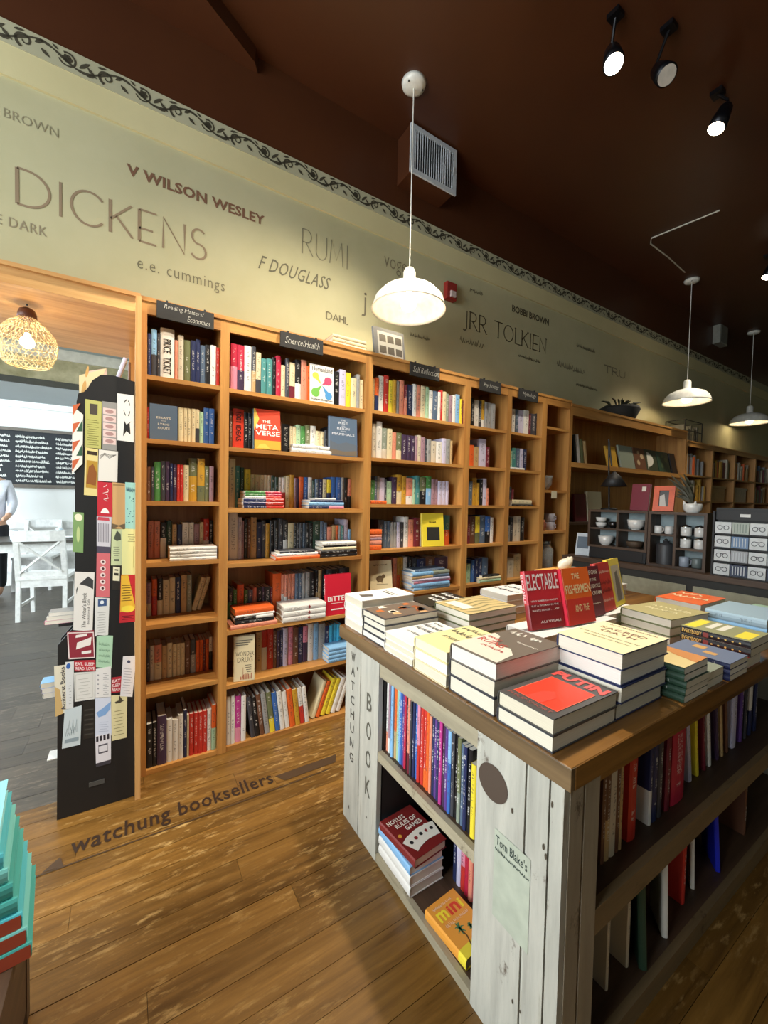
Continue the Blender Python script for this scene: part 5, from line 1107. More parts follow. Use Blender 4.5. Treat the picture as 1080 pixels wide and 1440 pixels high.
bm('white bookmark with black patterned head at foot of bookmark column', ((135, 1079), (156, 1073), (156, 1031), (134, 1035)), 'DCDAE0', [('pattern_print', Q_(*[(.05+.24*k, .2+.24*k, .80, .97) for k in range(4)]), '2E2C34'), ('crest_print', lambda mb, M: mb.ribbon([(.2, .42), (.8, .42), (.8, .66), (.2, .66), (.2, .42)], .05, M), '55525C'), ('foot_print', Q_((.0, 1, .0, .12)), '3A3840')], 2)
bm('near-black bookmark with faint grey bands', ((117, 1040), (133, 1037), (134, 984), (117, 987)), '24221F', [('band_print', Q_(*[(.1, .9, .1+.13*k, .14+.13*k) for k in range(6)]), '3C3934')])
# decorated cards on the left edge and the top of the stand
card('zigzag_card', 'card', 'white card with orange and green triangles on the edge of bookmark stand', ((101, 667), (116, 652), (117, 583), (102, 571)), 'E2DED4', [('orange_print', PG(*[[(.02, .04+.27*k), (.02, .20+.27*k), (.75, .12+.27*k)] for k in range(4)]), 'C0603A'), ('green_print', PG(*[[(.98, .12+.36*k), (.98, .30+.36*k), (.40, .21+.36*k)] for k in range(2)]), '35583F')], SY-.003)
card('postcard', 'card', 'cream illustrated postcard behind the carved top of bookmark stand', ((112, 590), (128, 560), (150, 518), (111, 528)), 'DCC79A', [('drawing_print', D_((.4, .5, .22, .16), (.7, .75, .16, .1)), 'C79A5A')], SY+.018)
card('leaflet', 'card', 'pink edged leaflet on top of bookmark stand', ((125, 545), (150, 540), (150, 518), (124, 522)), 'DDB8A6', [('lettering', Q_((.15, .5, .6, .75)), '8A3A34')], SY+.0185)
z0 = sz(160, 528)
book(.014, .05, .15, 'lavender', upright(sx(158, 520), SY+.03, 1.72, 17, .014), 'pale lavender booklet leaning up on top of bookmark stand', 'booklet', name='booklet', title=0, hard=False)
book(.010, .05, .13, 'brown', upright(sx(182, 520), SY+.03, 1.72, 0, .010), 'brown booklet standing on top of bookmark stand', 'booklet', name='booklet', title=0, hard=False)
B(sx(140, 530), xr, SY+.016, SY+.09, 1.708, 1.7195).build('shelf', M_BLACK, st)
# ------------------------------------------------------------------ low pile of teal and coral books at the near edge
lt = thing('low_table', 'low dark table carrying teal books at the near edge of the floor', 'table', (-.40, 1.15, 0))
B(-.62, -.205, .88, 1.29, .285, .31).build('table_top', DARKWOOD['y'], lt)
for x, y in ((-.60, .90), (-.24, .90), (-.60, 1.25), (-.24, 1.25)): B(x, x+.03, y, y+.03, 0, .285).build('leg', DARKWOOD['z'], lt)
B(-.225, -.212, .93, 1.25, .04, .285).build('apron', DARKWOOD['y'], lt)
zz = .3103
for k in range(8):
    t = .031
    lab = 'coral spined teal hardback at the bottom of pile on low table' if k == 0 else '%steal hardback, %s above the bottom one on low table' % ('coral spined ' if k < 3 else '', ORD[k])
    r = book(t, .235, .17, 'teal', flatM(-.274-.0085*k, 1.197+.006*k, zz, t, (0, -1), 7, .235, .17), lab, 'hardback', 'teal pile on the low table', 'hardback_book', title=0)
    cc = lin(('49A79E', '7CCBC4', '58BEC8', '4FAFA6')[k % 4]) if k < 7 else lin('8FD3D6')
    r.children[0]['c1'] = cc; r.children[0]['c2'] = cc
    if k < 3: put(r, 'coral_spine_print', MB().quad(spine_plane(.17, .0006), .002, .168, -t*.46, t*.46), ink('C4553A'))
    zz += t+.0004
# ------------------------------------------------------------------ cafe furniture and guest
def chair(loc, rot, label, s=1.0):
    t = thing('cafe_chair', label, 'chair', M=Matrix.Translation(loc) @ Matrix.Rotation(math.radians(rot), 4, 'Z'), group='white cross-back cafe chairs')
    t.scale = (.94, .94, .94); p = lambda n, mb: put(t, n, mb, M_WHITE)
    for x in (-.20, .20):
        p('leg', MB().bar((x, -.20, 0), (x, -.18, .44), .04, .04)); p('leg', MB().bar((x, .22, 0), (x*1.0, .19, .44), .036, .036))
        p('back_post', MB().bar((x, -.18, .44), (x*.98, -.27, .95), .045, .04))
    p('seat', MB().box(-.22, .22, -.21, .24, .44, .475)); p('seat_rail', MB().box(-.2, .2, -.20, -.17, .36, .44)); p('seat_rail', MB().box(-.2, .2, .18, .21, .36, .44))
    p('top_rail', MB().prism([(-.22, -.255), (-.1, -.272), (.1, -.272), (.22, -.255), (.22, -.285), (.1, -.302), (-.1, -.302), (-.22, -.285)], .86, .97))
    p('cross_brace', MB().bar((-.18, -.20, .52), (.18, -.262, .86), .035, .018)); p('cross_brace', MB().bar((.18, -.205, .52), (-.18, -.268, .86), .035, .018)); p('lower_rail', MB().bar((-.2, -.195, .50), (.2, -.195, .50), .02, .05))
    p('stretcher', MB().bar((-.2, -.2, .16), (-.2, .21, .16), .02, .03)); p('stretcher', MB().bar((.2, -.2, .16), (.2, .21, .16), .02, .03))
    return t
q = onz(50, 868, 0)
chair((q.x+.10, 5.45, 0), -8, 'white cross-back wooden chair drawn up to the cafe table')
chair((-.10, 5.50, 0), 20, 'white cross-back wooden chair turned beside the bookmark stand')
chair((-1.05, 7.08, 0), 172, 'white cross-back wooden chair on the far side of the cafe table')
# table with plates and glasses
ct = thing('cafe_table', 'dark topped cafe table with white legs laid with tableware', 'table', (-.78, 6.2, 0))
B(-1.55, -.02, 5.85, 6.55, .72, .75).build('table_top', plain('dark_table_top', '4A4640', .4), ct)
for x in (-1.48, -.12):
    for y in (5.92, 6.44): B(x, x+.07, y, y+.07, 0, .72).build('leg', M_WHITE, ct)
B(-1.48, -.05, 5.93, 5.97, .62, .72).build('apron', M_WHITE, ct)
for k, (x, y) in enumerate(((-1.1, 6.05), (-.72, 6.25), (-.40, 6.08))):
    MBk = MB().lathe([(.03, 0), (.034, .004), (.034, .11), (.031, .11), (.029, .008), (0.001, .008)], (x, y, .7503), 14, False); o = MBk.build('drinking_glass', plain('pale_glass', 'C8D4DA', .1), None, smooth=True)
    tag(o, 'clear drinking glass on the cafe table, %s' % ('at the guest end', 'between the plates', 'at the bookmark stand end')[k], 'glass', 'glasses on the cafe table')
for k, (x, y) in enumerate(((-.95, 6.12), (-.55, 6.14))):
    tag(MB().lathe([(.05, 0), (.12, .014), (.124, .018), (.05, .006), (.001, .006)], (x, y, .7503), 20, False).build('plate', M_WHITE, None, smooth=True), 'round white plate on the cafe table, %s' % ('at the guest end', 'at the bookmark stand end')[k], 'plate', 'plates on the cafe table')
# chalkboard menu
a = ony(-120, 660, 7.38); b0 = ony(104, 683, 7.38); b1 = ony(104, 612, 7.38)
cb = thing('chalkboard_menu', 'large black chalkboard menu covered in handwriting on the cafe wall', 'chalkboard', ((a.x+b0.x)/2, 7.38, b0.z))
B(a.x, b0.x+.25, 7.375, 7.395, b0.z, b1.z).build('slate', plain('chalk_slate', '26292C', .8), cb)
for z0, z1 in ((b0.z-.05, b0.z), (b1.z, b1.z+.04)): B(a.x-.03, b0.x+.28, 7.36, 7.395, z0, z1).build('frame_rail', plain('chalk_frame', '6A6258', .5), cb)
M = basis((1, 0, 0), (0, 0, 1), (0, 7.373, 0)); mb = MB(); x0, x1 = ony(0, 640, 7.38).x-.3, b0.x+.2; hb = b1.z-b0.z
for c in range(3):
    cx = x0+(x1-x0)*c/3
    for k in range(10):
        z = b0.z+hb*(.04+.092*k); scribble(mb, M, cx+.03, cx+(x1-x0)/3*(.72+.25*random.random()), z, z+hb*.062, .013, 200+c*20+k)
mb.build('chalk_lettering', ink('CFCFC8', .9), cb)
# wicker lamp in the doorway passage
lp = onz(38, 428, 2.094); lx, ly = lp.x, lp.y
za = 2.095
zt_ = CAM_H+(ray(40, 447).z)*(ly/ray(40, 447).y); zb_ = CAM_H+(ray(40, 514).z)*(ly/ray(40, 514).y)
wl = thing('wicker_lamp', 'woven wicker globe lamp hanging from wooden soffit of the doorway', 'pendant lamp', (lx, ly, zb_))
M_WICK = plain('wicker', 'E2CF9C', .6); Hh = zt_-zb_
prof = [(.36, .0), (.42, .06), (.50, .25), (.53, .45), (.48, .65), (.32, .85), (.16, .98)]
R0 = Hh*.98
for k in range(14):
    aa = 2*math.pi*k/14; MB().tube([(lx+R0*r*math.cos(aa), ly+R0*r*math.sin(aa), zb_+Hh*z) for r, z in prof], .0011, 5).build('wicker_rib', M_WICK, wl)
for (r, z) in prof[:-1]: MB().tube([(lx+R0*r*math.cos(2*math.pi*k/28), ly+R0*r*math.sin(2*math.pi*k/28), zb_+Hh*z) for k in range(28)], .0014 if z else .0022, 5, True).build('wicker_ring', M_WICK, wl)
mb = MB()
for s in (1, -1):
    for k in range(30):
        pts = []
        for i in range(9):
            tt = i/8; j = tt*6; i0 = min(5, int(j)); f = j-i0; r = prof[i0][0]*(1-f)+prof[i0+1][0]*f; z = prof[i0][1]*(1-f)+prof[i0+1][1]*f
            aa = 2*math.pi*k/30+s*tt*1.6; pts.append((lx+R0*r*math.cos(aa), ly+R0*r*math.sin(aa), zb_+Hh*z))
        mb.tube(pts, .0008, 4)
o = mb.build('wicker_weave', M_WICK, wl); o['kind'] = 'stuff'
MB().lathe([(.034, 0), (.033, .02), (.026, .038), (.012, .046), (.005, .046)], (lx, ly, zt_-.006), 16).build('lamp_cap', plain('brown_cap', '5A3222', .5), wl, smooth=True)
MB().tube([(lx, ly, zt_+.05), (lx, ly, za)], .003, 6).build('cord', M_BLACK, wl)
def bulb(root, x, y, z, r, power, col, emis, name='bulb', rad=None):
    MB().lathe([(r*.3, r*1.5), (r*.42, r*1.1), (r*.85, r*.5), (r, 0), (r*.85, -r*.55), (r*.5, -r*.87), (r*.05, -r)][::-1], (x, y, z), 18).build(name, plain('lit_bulb_'+str(emis), 'FFF4DC', .4, 0, ('FFE9C0', emis)), root, smooth=True)
    l = bpy.data.lights.new('lamp_light', 'POINT'); l.energy = power; l.color = col; l.shadow_soft_size = rad or r*1.12
    o = bpy.data.objects.new('lamp_light', l); COL.objects.link(o); o.parent = root; o.location = Vector((x, y, z))-Vector(WORLD[root.name])
    return o
bulb(wl, lx, ly, zb_+Hh*.48, .026, 7, (1.0, .84, .58), 12)
# guest standing at the far left of the cafe
gx, gy = ony(-16, 760, 6.75).x, 6.75
pr = thing('person', 'person in a white long-sleeved top and dark trousers standing in the cafe', 'person', (gx, gy, 0))
def skin(name, verts, edges, radii, m, root_i=0):
    me = bpy.data.meshes.new(name); me.from_pydata(verts, edges, []); o = bpy.data.objects.new(name, me); COL.objects.link(o); o.parent = pr; me.materials.append(m)
    md = o.modifiers.new('skin', 'SKIN'); me.skin_vertices or me.attributes
    for i, r in enumerate(radii):
        sv = me.skin_vertices[0].data[i]; sv.radius = (r, r*.85) if not isinstance(r, tuple) else r; sv.use_root = i == root_i
    md.use_smooth_shade = True
    sb = o.modifiers.new('smooth', 'SUBSURF'); sb.levels = 2; sb.render_levels = 2
    return o
M_SKIN = plain('skin', 'C99A7C', .55); M_TOP = plain('white_cotton', 'D6D8E0', .8); M_TR = plain('dark_trousers', '1C1D24', .8); M_HAIR = plain('grey_blond_hair', '9A8460', .7)
def both(f): return [f(-1), f(1)]
V = [(0, 0, .95), (0, .01, 1.10), (0, 0, 1.28), (0, 0, 1.42), (0, 0, 1.50), (0, -.01, 1.585), (0, -.012, 1.66)]
Rr = [(.15, .11), (.14, .10), (.16, .11), (.12, .09), (.052, .05), (.078, .088), (.066, .08)]
Ed = [(0, 1), (1, 2), (2, 3), (3, 4), (4, 5), (5, 6)]
for s in (-1, 1):
    n = len(V); V += [(s*.18, 0, 1.38), (s*.225, .02, 1.13), (s*.20, -.14, .98), (s*.17, -.22, .95), (s*.095, 0, .86), (s*.10, -.01, .50), (s*.10, .02, .10), (s*.105, -.10, .035)]
    Rr += [.062, .046, .036, .028, (.10, .09), .066, .045, (.042, .032)]
    Ed += [(3, n), (n, n+1), (n+1, n+2), (n+2, n+3), (0, n+4), (n+4, n+5), (n+5, n+6), (n+6, n+7)]
body = skin('body', V, Ed, Rr, M_SKIN)
V = [(0, 0, .90), (0, 0, .98), (0, .01, 1.10), (0, 0, 1.28), (0, 0, 1.43)]; Rr = [(.178, .145), (.178, .140), (.165, .125), (.180, .13), (.10, .09)]; Ed = [(0, 1), (1, 2), (2, 3), (3, 4)]
for s in (-1, 1):
    n = len(V); V += [(s*.182, 0, 1.38), (s*.227, .02, 1.13), (s*.205, -.12, 1.0)]; Rr += [.078, .062, .05]; Ed += [(3, n), (n, n+1), (n+1, n+2)]
skin('shirt', V, Ed, Rr, M_TOP)
V = [(0, 0, .97)]; Rr = [(.165, .122)]; Ed = []
for s in (-1, 1):
    n = len(V); V += [(s*.10, 0, .82), (s*.105, -.01, .50), (s*.105, .02, .08)]; Rr += [(.115, .105), .085, .068]; Ed += [(0, n), (n, n+1), (n+1, n+2)]
skin('trousers', V, Ed, Rr, M_TR)
skin('hair', [(0, .03, 1.56), (0, .02, 1.63), (0, -.005, 1.695)], [(0, 1), (1, 2)], [(.085, .075), (.096, .088), (.072, .075)], M_HAIR)
hd = MB()
for s in (-1, 1): MB().lathe([(.001, -.008), (.008, 0), (.001, .008)], (gx+s*.030, gy-.096, 1.628), 8, False).build('eye', plain('eye_dark', '2A2420', .3), pr)
MB().tube([(gx, gy-.092, 1.63), (gx, gy-.115, 1.60), (gx, gy-.092, 1.592)], [.006, .011, .006], 8).build('nose', M_SKIN, pr, smooth=True)
B(gx-.022, gx+.022, gy-.099, gy-.09, 1.563, 1.570).build('mouth', plain('lips', 'A86A5C', .5), pr)
for s in (-1, 1): MB().lathe([(.004, -.02), (.012, -.01), (.013, .012), (.004, .024)], (gx+s*.085, gy+.0, 1.605), 8).build('ear', M_SKIN, pr, smooth=True)
# ------------------------------------------------------------------ ceiling lamps, grille, alarm
M_ENAMEL = plain('white_enamel', 'E8E6DC', .3)
def pendant(px_canopy, zsh_px, label, shade_px, power):
    c = onz(*px_canopy, CZ); x, y = c.x, c.y
    d = ray(*zsh_px); zb = CAM_H+d.z*math.hypot(x, y)/math.hypot(d.x, d.y)
    R = shade_px
    t = thing('pendant_lamp', label, 'pendant lamp', (x, y, zb), 'white enamel pendant lamps')
    MB().lathe([(.001, -.034), (.045, -.032), (.068, -.02), (.074, 0), (.001, 0)], (x, y, CZ), 28, False).build('canopy', M_ENAMEL, t, smooth=True)
    for s in (-1, 1): MB().lathe([(.005, -.006), (.005, 0)], (x+s*.05, y-.02, CZ-.027), 8).build('screw', plain('steel_screw', '6A6A66', .3, 1.0), t)
    MB().tube([(x, y, zb+R*1.10), (x, y, CZ-.03)], .0035, 8).build('cord', M_ENAMEL, t)
    MB().lathe([(.006, R*1.12), (.026, R*1.10), (.038, R*1.0), (.038, R*.70), (.047, R*.64)], (x, y, zb), 24, False).build('socket_cap', M_ENAMEL, t, smooth=True)
    prof = [(.042, R*.66), (R*.45, R*.60), (R*.74, R*.47), (R*.92, R*.28), (R*.985, R*.07), (R*1.02, 0), (R*1.0, -.002), (R*.965, R*.07), (R*.90, R*.26), (R*.72, R*.45), (R*.44, R*.58), (.03, R*.63)]
    MB().lathe(prof, (x, y, zb), 48, False).build('shade', M_ENAMEL, t, smooth=True)
    bulb(t, x, y, zb+R*.18, R*.22, power, (1.0, .80, .52), 14)
    return t
pendant((582, 117), (574, 436), 'white enamel pendant lamp on long cord in front of Science/Health bookcase', .225, 6)
pendant((973, 394), (966, 566), 'white enamel pendant lamp over the gift counter by ceiling wire', .225, 6)
pendant((1060, 467), (1056, 595), 'white enamel pendant lamp, farthest along the row above glasses rack', .225, 6)
M_TRACK = plain('black_spot_metal', '14151A', .35, .6)
def spot(px, label, aim, power, lit=True, drop=.22, col=(1.0, .88, .70), size=70):
    c = onz(*px, CZ-drop) if len(px) == 2 else Vector(px); x, y, z = c.x, c.y, c.z; a = Vector(aim).normalized()
    t = thing('ceiling_spotlight', label, 'spotlight', (x, y, z), 'black ceiling spotlights')
    B(x-.03, x+.03, y-.03, y+.03, CZ-.025, CZ).build('mount', M_TRACK, t)
    e = Vector((x, y, z)); b = e-a*.15
    MB().tube([(x, y, CZ-.02), tuple(b+Vector((0, 0, .03))), tuple(b)], .008, 8).build('stem', M_TRACK, t)
    MB().tube([tuple(b), tuple(b+a*.02), tuple(b+a*.09), tuple(e-a*.004)], [.022, .036, .046, .050], 20).build('lamp_head', M_TRACK, t, smooth=True)
    q = a.to_track_quat('Z', 'Y').to_matrix().to_4x4()
    M_ = Matrix.Translation(e) @ q; mb = MB(); mb.disc(M_, 0, 0, .043, .043, 20)
    mb.build('lens', plain('lit_lens' if lit else 'dark_lens', 'FFF6E6', .3, 0, (('FFF0D4', 22) if lit else None)) if lit else plain('dull_lens', 'B9B2A6', .15), t)
    if lit:
        l = bpy.data.lights.new('spot_beam', 'SPOT'); l.energy = power; l.spot_size = math.radians(size); l.spot_blend = .7; l.color = col; l.shadow_soft_size = .05
        o = bpy.data.objects.new('spot_beam', l); COL.objects.link(o); o.parent = t; o.location = a*.02; o.rotation_euler = a.to_track_quat('-Z', 'Y').to_euler()
    return t
spot((863, 90), 'lit ceiling spotlight with cool white beam between the pendant rows', (-.35, -.3, -1), 70, True, .25, (.86, .93, 1.0))
spot((938, 106), 'unlit ceiling spotlight beside the cool white one', (-.3, -.5, -.8), 0, False, .25)
spot((1007, 181), 'lit warm ceiling spotlight past the cool white one', (-.35, .25, -1), 110)
spot((1079, 390), 'lit warm ceiling spotlight over the glasses rack', (-.3, .2, -1), 120)
spot((705, -22), 'lit warm ceiling spotlight over the bookcase end of the island', (-.30, .15, -1), 250, size=104)
spot((.25, 1.05, CZ-.22), 'added unseen ceiling spotlight aimed at the doorway bookcase', (.10, .43, -1), 170, size=50)  # lamp added out of view to brighten the doorway bookcase shelves
# supply-air grille on a small duct box
gy_ = 2.262
A, Bq, C_, Dq = ony(577, 241, gy_), ony(641, 274, gy_), ony(643, 212, gy_), ony(580, 172, gy_)
gx0, gx1, gz0, gz1 = A.x, Bq.x, (A.z+Bq.z)/2, min((C_.z+Dq.z)/2, CZ-.004)
g = thing('air_grille', 'white louvred air grille on a brown duct box under the ceiling', 'air vent', ((gx0+gx1)/2, gy_, gz0))
B(gx0+.012, gx1-.012, gy_+.012, WY-.013, gz0+.012, CZ-.0005).build('duct_box', M_CEIL, g)
fw_ = .030; M_G = plain('grille_white', 'C9CED2', .4)
for r_ in ((gx0, gx1, gz0, gz0+fw_), (gx0, gx1, gz1-fw_, gz1)): B(r_[0], r_[1], gy_, gy_+.012, r_[2], r_[3]).build('grille_frame', M_G, g)
for r_ in ((gx0, gx0+fw_), (gx1-fw_, gx1)): B(r_[0], r_[1], gy_, gy_+.012, gz0+fw_, gz1-fw_).build('grille_frame', M_G, g)
B(gx0+fw_, gx1-fw_, gy_+.010, gy_+.0118, gz0+fw_, gz1-fw_).build('dark_opening', plain('duct_dark', '0E0F12', .9), g)
n = 17
for k in range(n):
    x = gx0+fw_+(gx1-gx0-2*fw_)*(k+.5)/n; MB().bar((x, gy_+.004, gz0+fw_), (x, gy_+.004, gz1-fw_), .0045, .008).build('louvre_blade', M_G, g)
MB().bar((gx1-fw_*1.1, gy_-.002, gz0+.12), (gx1-fw_*1.1, gy_-.008, gz0+.18), .004, .004).build('lever', M_G, g)
# fire alarm
q = ony(634, 410, WY-.03); fa = thing('fire_alarm', 'red fire alarm strobe on the sage wall behind the pendant lamp', 'alarm', (q.x, WY, q.z-.06))
B(q.x-.05, q.x+.05, WY-.045, WY, q.z-.065, q.z+.065).build('housing', plain('alarm_red', '8E241E', .45), fa, bevel=.006)
B(q.x-.022, q.x+.03, WY-.062, WY-.045, q.z-.05, q.z-.005).build('strobe_lens', plain('strobe_clear', 'C9B4B0', .2), fa, bevel=.004)
# surface wire on the ceiling
pts = [onz(x, y, CZ-.006) for x, y in ((1012, 296), (965, 315), (916, 335), (915, 343), (940, 362), (963, 383))]
tag(MB().tube([tuple(p) for p in pts], .006, 8).build('surface_wire', plain('wire_white', 'CFC8B8', .5), None), 'white surface wire bent across the ceiling to a pendant lamp', 'wire')
wb = ony(1010, 466, WY-.03); o = thing('wall_speaker', 'pale box speaker mounted high on the brown upper wall', 'speaker', (wb.x, WY, wb.z))
B(wb.x-.13, wb.x+.13, WY-.10, WY-.012, wb.z-.20, wb.z+.17).build('cabinet', plain('speaker_grey', '8A8A80', .6), o, bevel=.005)
B(wb.x-.11, wb.x+.11, WY-.104, WY-.10, wb.z-.18, wb.z+.15).build('speaker_cloth', plain('speaker_cloth', '6E6E66', .9), o)
# ------------------------------------------------------------------ gift counter and far shelves
def px_rect(x0, y0, x1, y1, Y):
    ym = (y0+y1)/2; xm = (x0+x1)/2
    return ony(x0, ym, Y).x, ony(x1, ym, Y).x, ony(xm, y1, Y).z, ony(xm, y0, Y).z
# wide display case over the counter
wc = thing('wide_bookcase', 'very wide oak wall case with art books on its long shelf', 'bookcase', (4.3, D+.15, 0), 'wall bookcases')
wx0, wx1 = 3.199, 5.40
for a, b in ((wx0, 3.222), (wx1-.022, wx1)): B(a, b, D, D+.318, 0, 2.13).build('side_panel', OAK['z'], wc)
B(wx0, wx1, D-.006, D+.318, 2.13, 2.15).build('top_board', OAK['x'], wc); B(3.222, wx1-.022, D, D+.02, 2.055, 2.13).build('header_rail', OAK['x'], wc)
B(3.222, wx1-.022, D+.002, D+.308, 1.612, 1.655).build('shelf', OAK['x'], wc); B(3.222, wx1-.022, D+.308, D+.318, 0, 2.13).build('back_panel', OAK['z'], wc)
B(3.222, wx1-.022, D+.10, D+.308, 1.10, 1.125).build('shelf', DARKWOOD['x'], wc)
art = [(808, 817, 'charcoal', 26), (817, 824, 'black', 25), (826, 832, 'white', 26), (833, 842, 'olive', 22), (843, 852, 'tan', 21)]
for k, (a, b, c, h) in enumerate(art):
    xa, xb = ony(a, 630, D+.06).x, ony(b, 630, D+.06).x
    tq = min(.034, (xb-xa)*.8); book(tq, .17, h/100, c, upright(3.255+.052*k+tq/2+(.05 if k else 0), D+.05, 1.6558, -11 if k else 0, tq), '%s art book, %s from the mug shelves, leaning on long shelf' % (c, ORD[k+1]), 'art book', 'art books on the long shelf', 'art_book', title=0)
for k, (a, b, c, lab) in enumerate(((853, 868, 'gold', 'gold art book facing out on the long shelf'), (871, 893, 'sage', 'pale sage art book facing out on the long shelf'), (892, 909, 'brown', 'brown floral art book facing out on the long shelf'), (907, 926, 'white', 'art book with white half-moon facing out on long shelf'), (925, 943, 'forest', 'dark green art book facing out on the long shelf'), (944, 952, 'black', 'black art book facing out at the end of long shelf'))):
    xa, xb = ony(a, 640, D+.08).x, ony(b, 640, D+.08).x; w = xb-xa
    r, P, Q = face_book((xa+xb)/2, D+.06, 1.6555, w*.90, .24 if k else .21, .02, c, lab, 0, 12); r['category'] = 'art book'; r.name = 'art_book'
    if k == 3: r.children[0]['c1'] = lin('3A4030'); r.children[0]['c2'] = lin('3A4030'); put(r, 'half_moon_print', MB().poly(P, [(.12*w, .06*.24)]+[(.12*w+.5*w*math.cos(a_), .13+.085*math.sin(a_)) for a_ in [(-1.4+i*.28) for i in range(11)]]), ink('DAD6C8'))
    if k in (2, 4): put(r, 'floral_print', D_ and MB().disc(P, .3*w, .08, .03, .03, 10).disc(P, .65*w, .15, .035, .03, 10).disc(P, .4*w, .19, .025, .02, 10), ink('B9A07C' if k == 2 else '5A6A4A'))
# ---- gift counter: a peninsula running out from the wall case, its face towards the doorway
PXX = 3.20; CT = .86
def VB(a0, a1, b0, b1, z0, z1): return B(b0, b1, -a1, -a0, z0, z1)          # a runs along the counter away from the wall, b into it
ctr = thing('gift_counter', 'long wooden gift counter running out from the wide wall case', 'counter', (3.45, 1.25, 0))
VB(-2.10, -.25, 3.12, 3.85, CT-.035, CT).build('counter_top', DARKWOOD['y'], ctr)
VB(-2.10, -.27, 3.15, 3.83, 0, CT-.035).build('counter_body', plain('counter_dark', '2C2A24', .6), ctr)
for k in range(4): VB(-2.06+k*.45, -1.65+k*.45, 3.142, 3.15, .10, CT-.09).build('front_panel', plain('counter_cream', 'A39E84', .45), ctr)
def cubby(a, b, z0, z1, X, depth, cols, shelves, label):
    t = thing('cubby_shelf', label, 'shelf unit', (X, -(a+b)/2, z0), 'dark cubby shelves on the gift counter')
    m = DARKWOOD; th = .018
    VB(a, b, X, X+depth, z1-th, z1).build('top_board', m['y'], t); VB(a, b, X, X+depth, z0, z0+th).build('bottom_board', m['y'], t)
    for q in (a, b-th): VB(q, q+th, X, X+depth, z0+th, z1-th).build('side_panel', m['z'], t)
    VB(a+th, b-th, X+depth-.008, X+depth, z0+th, z1-th).build('back_panel', plain('cubby_pale_back', '8C9A9C', .7), t)
    for c in cols: VB(a+(b-a)*c-.008, a+(b-a)*c+.008, X+.005, X+depth-.008, z0+th, z1-th).build('divider', m['z'], t)
    for (ca, cb, s) in shelves: VB(a+(b-a)*ca+(.018 if ca == 0 else .008), a+(b-a)*cb-(.018 if cb == 1 else .008), X+.005, X+depth-.008, z0+(z1-z0)*s-.007, z0+(z1-z0)*s+.007).build('shelf', m['y'], t)
M_CER = plain('white_ceramic', 'DAD8D2', .25); M_STEEL = plain('brushed_steel', 'A8A8A6', .25, 1.0)
a, b, z0, z1 = -1.93, -1.478, .949, 1.252
cubby(a, b, z0, z1, PXX, .16, (.52,), ((0, .52, .5), (.52, 1, .5)), 'dark cubby shelf holding white bowls, standing under the desk lamp')
rs = thing('riser', 'black riser carrying the cubby shelf of white bowls', 'riser', (PXX+.07, 1.70, CT)); VB(a+.01, b-.01, PXX+.012, PXX+.15, CT+.0005, z0-.0005).build('riser_block', M_BLACK, rs, bevel=.004); VB(a+.03, b-.03, PXX+.008, PXX+.012, CT+.015, z0-.015).build('riser_face', M_DARKIN, rs)
def bowl(x, y, z, r, h, label, m=M_CER, grp='bowls in the cubby shelf'):
    t = thing('bowl', label, 'bowl', (x, y, z), grp); MB().lathe([(r*.5, .003), (r*.55, h*.06), (r*.85, h*.35), (r, h), (r*.94, h), (r*.78, h*.4), (r*.4, h*.12), (.001, h*.1)], (x, y, z), 20, False).build('bowl_body', m, t, smooth=True)
    MB().lathe([(r*.5, 0), (r*.5, .004), (.001, .004)], (x, y, z), 16, False).build('foot_ring', m, t)
def cup(x, y, z, r, h, label, m=M_CER, name='cup', cat='cup', grp='cups and jars on the gift counter', lid=None):
    t = thing(name, label, cat, (x, y, z), grp)
    MB().lathe([(r*.9, 0), (r, h*.05), (r, h*.98), (r*.95, h), (r*.88, h*.98), (r*.88, h*.1), (.001, h*.08)], (x, y, z), 18, False).build('cup_body', m, t, smooth=True)
    if lid: MB().lathe([(r*1.02, 0), (r*1.02, h*.12), (r*.6, h*.2), (.006, h*.22), (.008, h*.28), (.001, h*.30)], (x, y, z+h), 16, False).build('lid', lid, t, smooth=True)
    else: MB().tube([(x, y-r, z+h*.8), (x, y-r*1.4, z+h*.7), (x, y-r*1.4, z+h*.35), (x, y-r, z+h*.25)], r*.09, 6).build('handle', m, t)
zm = z0+(z1-z0)*.5+.0075; zl = z0+.0185; wv = b-a; XB = PXX+.06
yy = lambda f: -(a+wv*f)
bowl(XB, yy(.17), zm, .042, .040, 'small white bowl, lower of two stacked in upper cubby'); bowl(XB, yy(.17), zm+.0405, .042, .040, 'small white bowl, upper of two stacked in upper cubby')
bowl(XB, yy(.38), zm, .036, .05, 'dark steel bowl in the upper cubby beside white bowls', plain('dark_steel', '4A4A4A', .25, .9))
bowl(XB, yy(.76), zm, .060, .075, 'large white bowl in the upper cubby beside the divider')
bowl(XB, yy(.26), zl, .056, .075, 'white patterned bowl in the lower cubby'); bowl(XB, yy(.75), zl, .060, .05, 'brown basket bowl in the lower cubby', plain('basket_brown', '4A3A2A', .7))
r, P, Q = face_book(XB+.02, yy(.49)+.018, zm, .04, .115, .012, 'gold', 'small gold box standing in the upper cubby', -90, 0); r['category'] = 'box'; r.name = 'gold_box'
a2, b2, z02, z12 = -1.470, -1.115, CT+.0005, 1.252
cubby(a2, b2, z02, z12, PXX-.01, .16, (.48,), ((0, .48, .58), (.48, 1, .36)), 'dark cubby shelf holding steel lidded jars, standing next to glasses rack')
wv = b2-a2; zt1 = z02+(z12-z02)*.58+.0075; zt2 = z02+(z12-z02)*.36+.0075; zb2 = z02+.0185; y2 = lambda f: -(a2+wv*f)
for k, f in enumerate((.13, .32)): cup(PXX+.045, y2(f), zt1, .025, .055, 'squat white cup in the upper cubby, %s the jars' % ('away from' if k == 0 else 'nearer'))
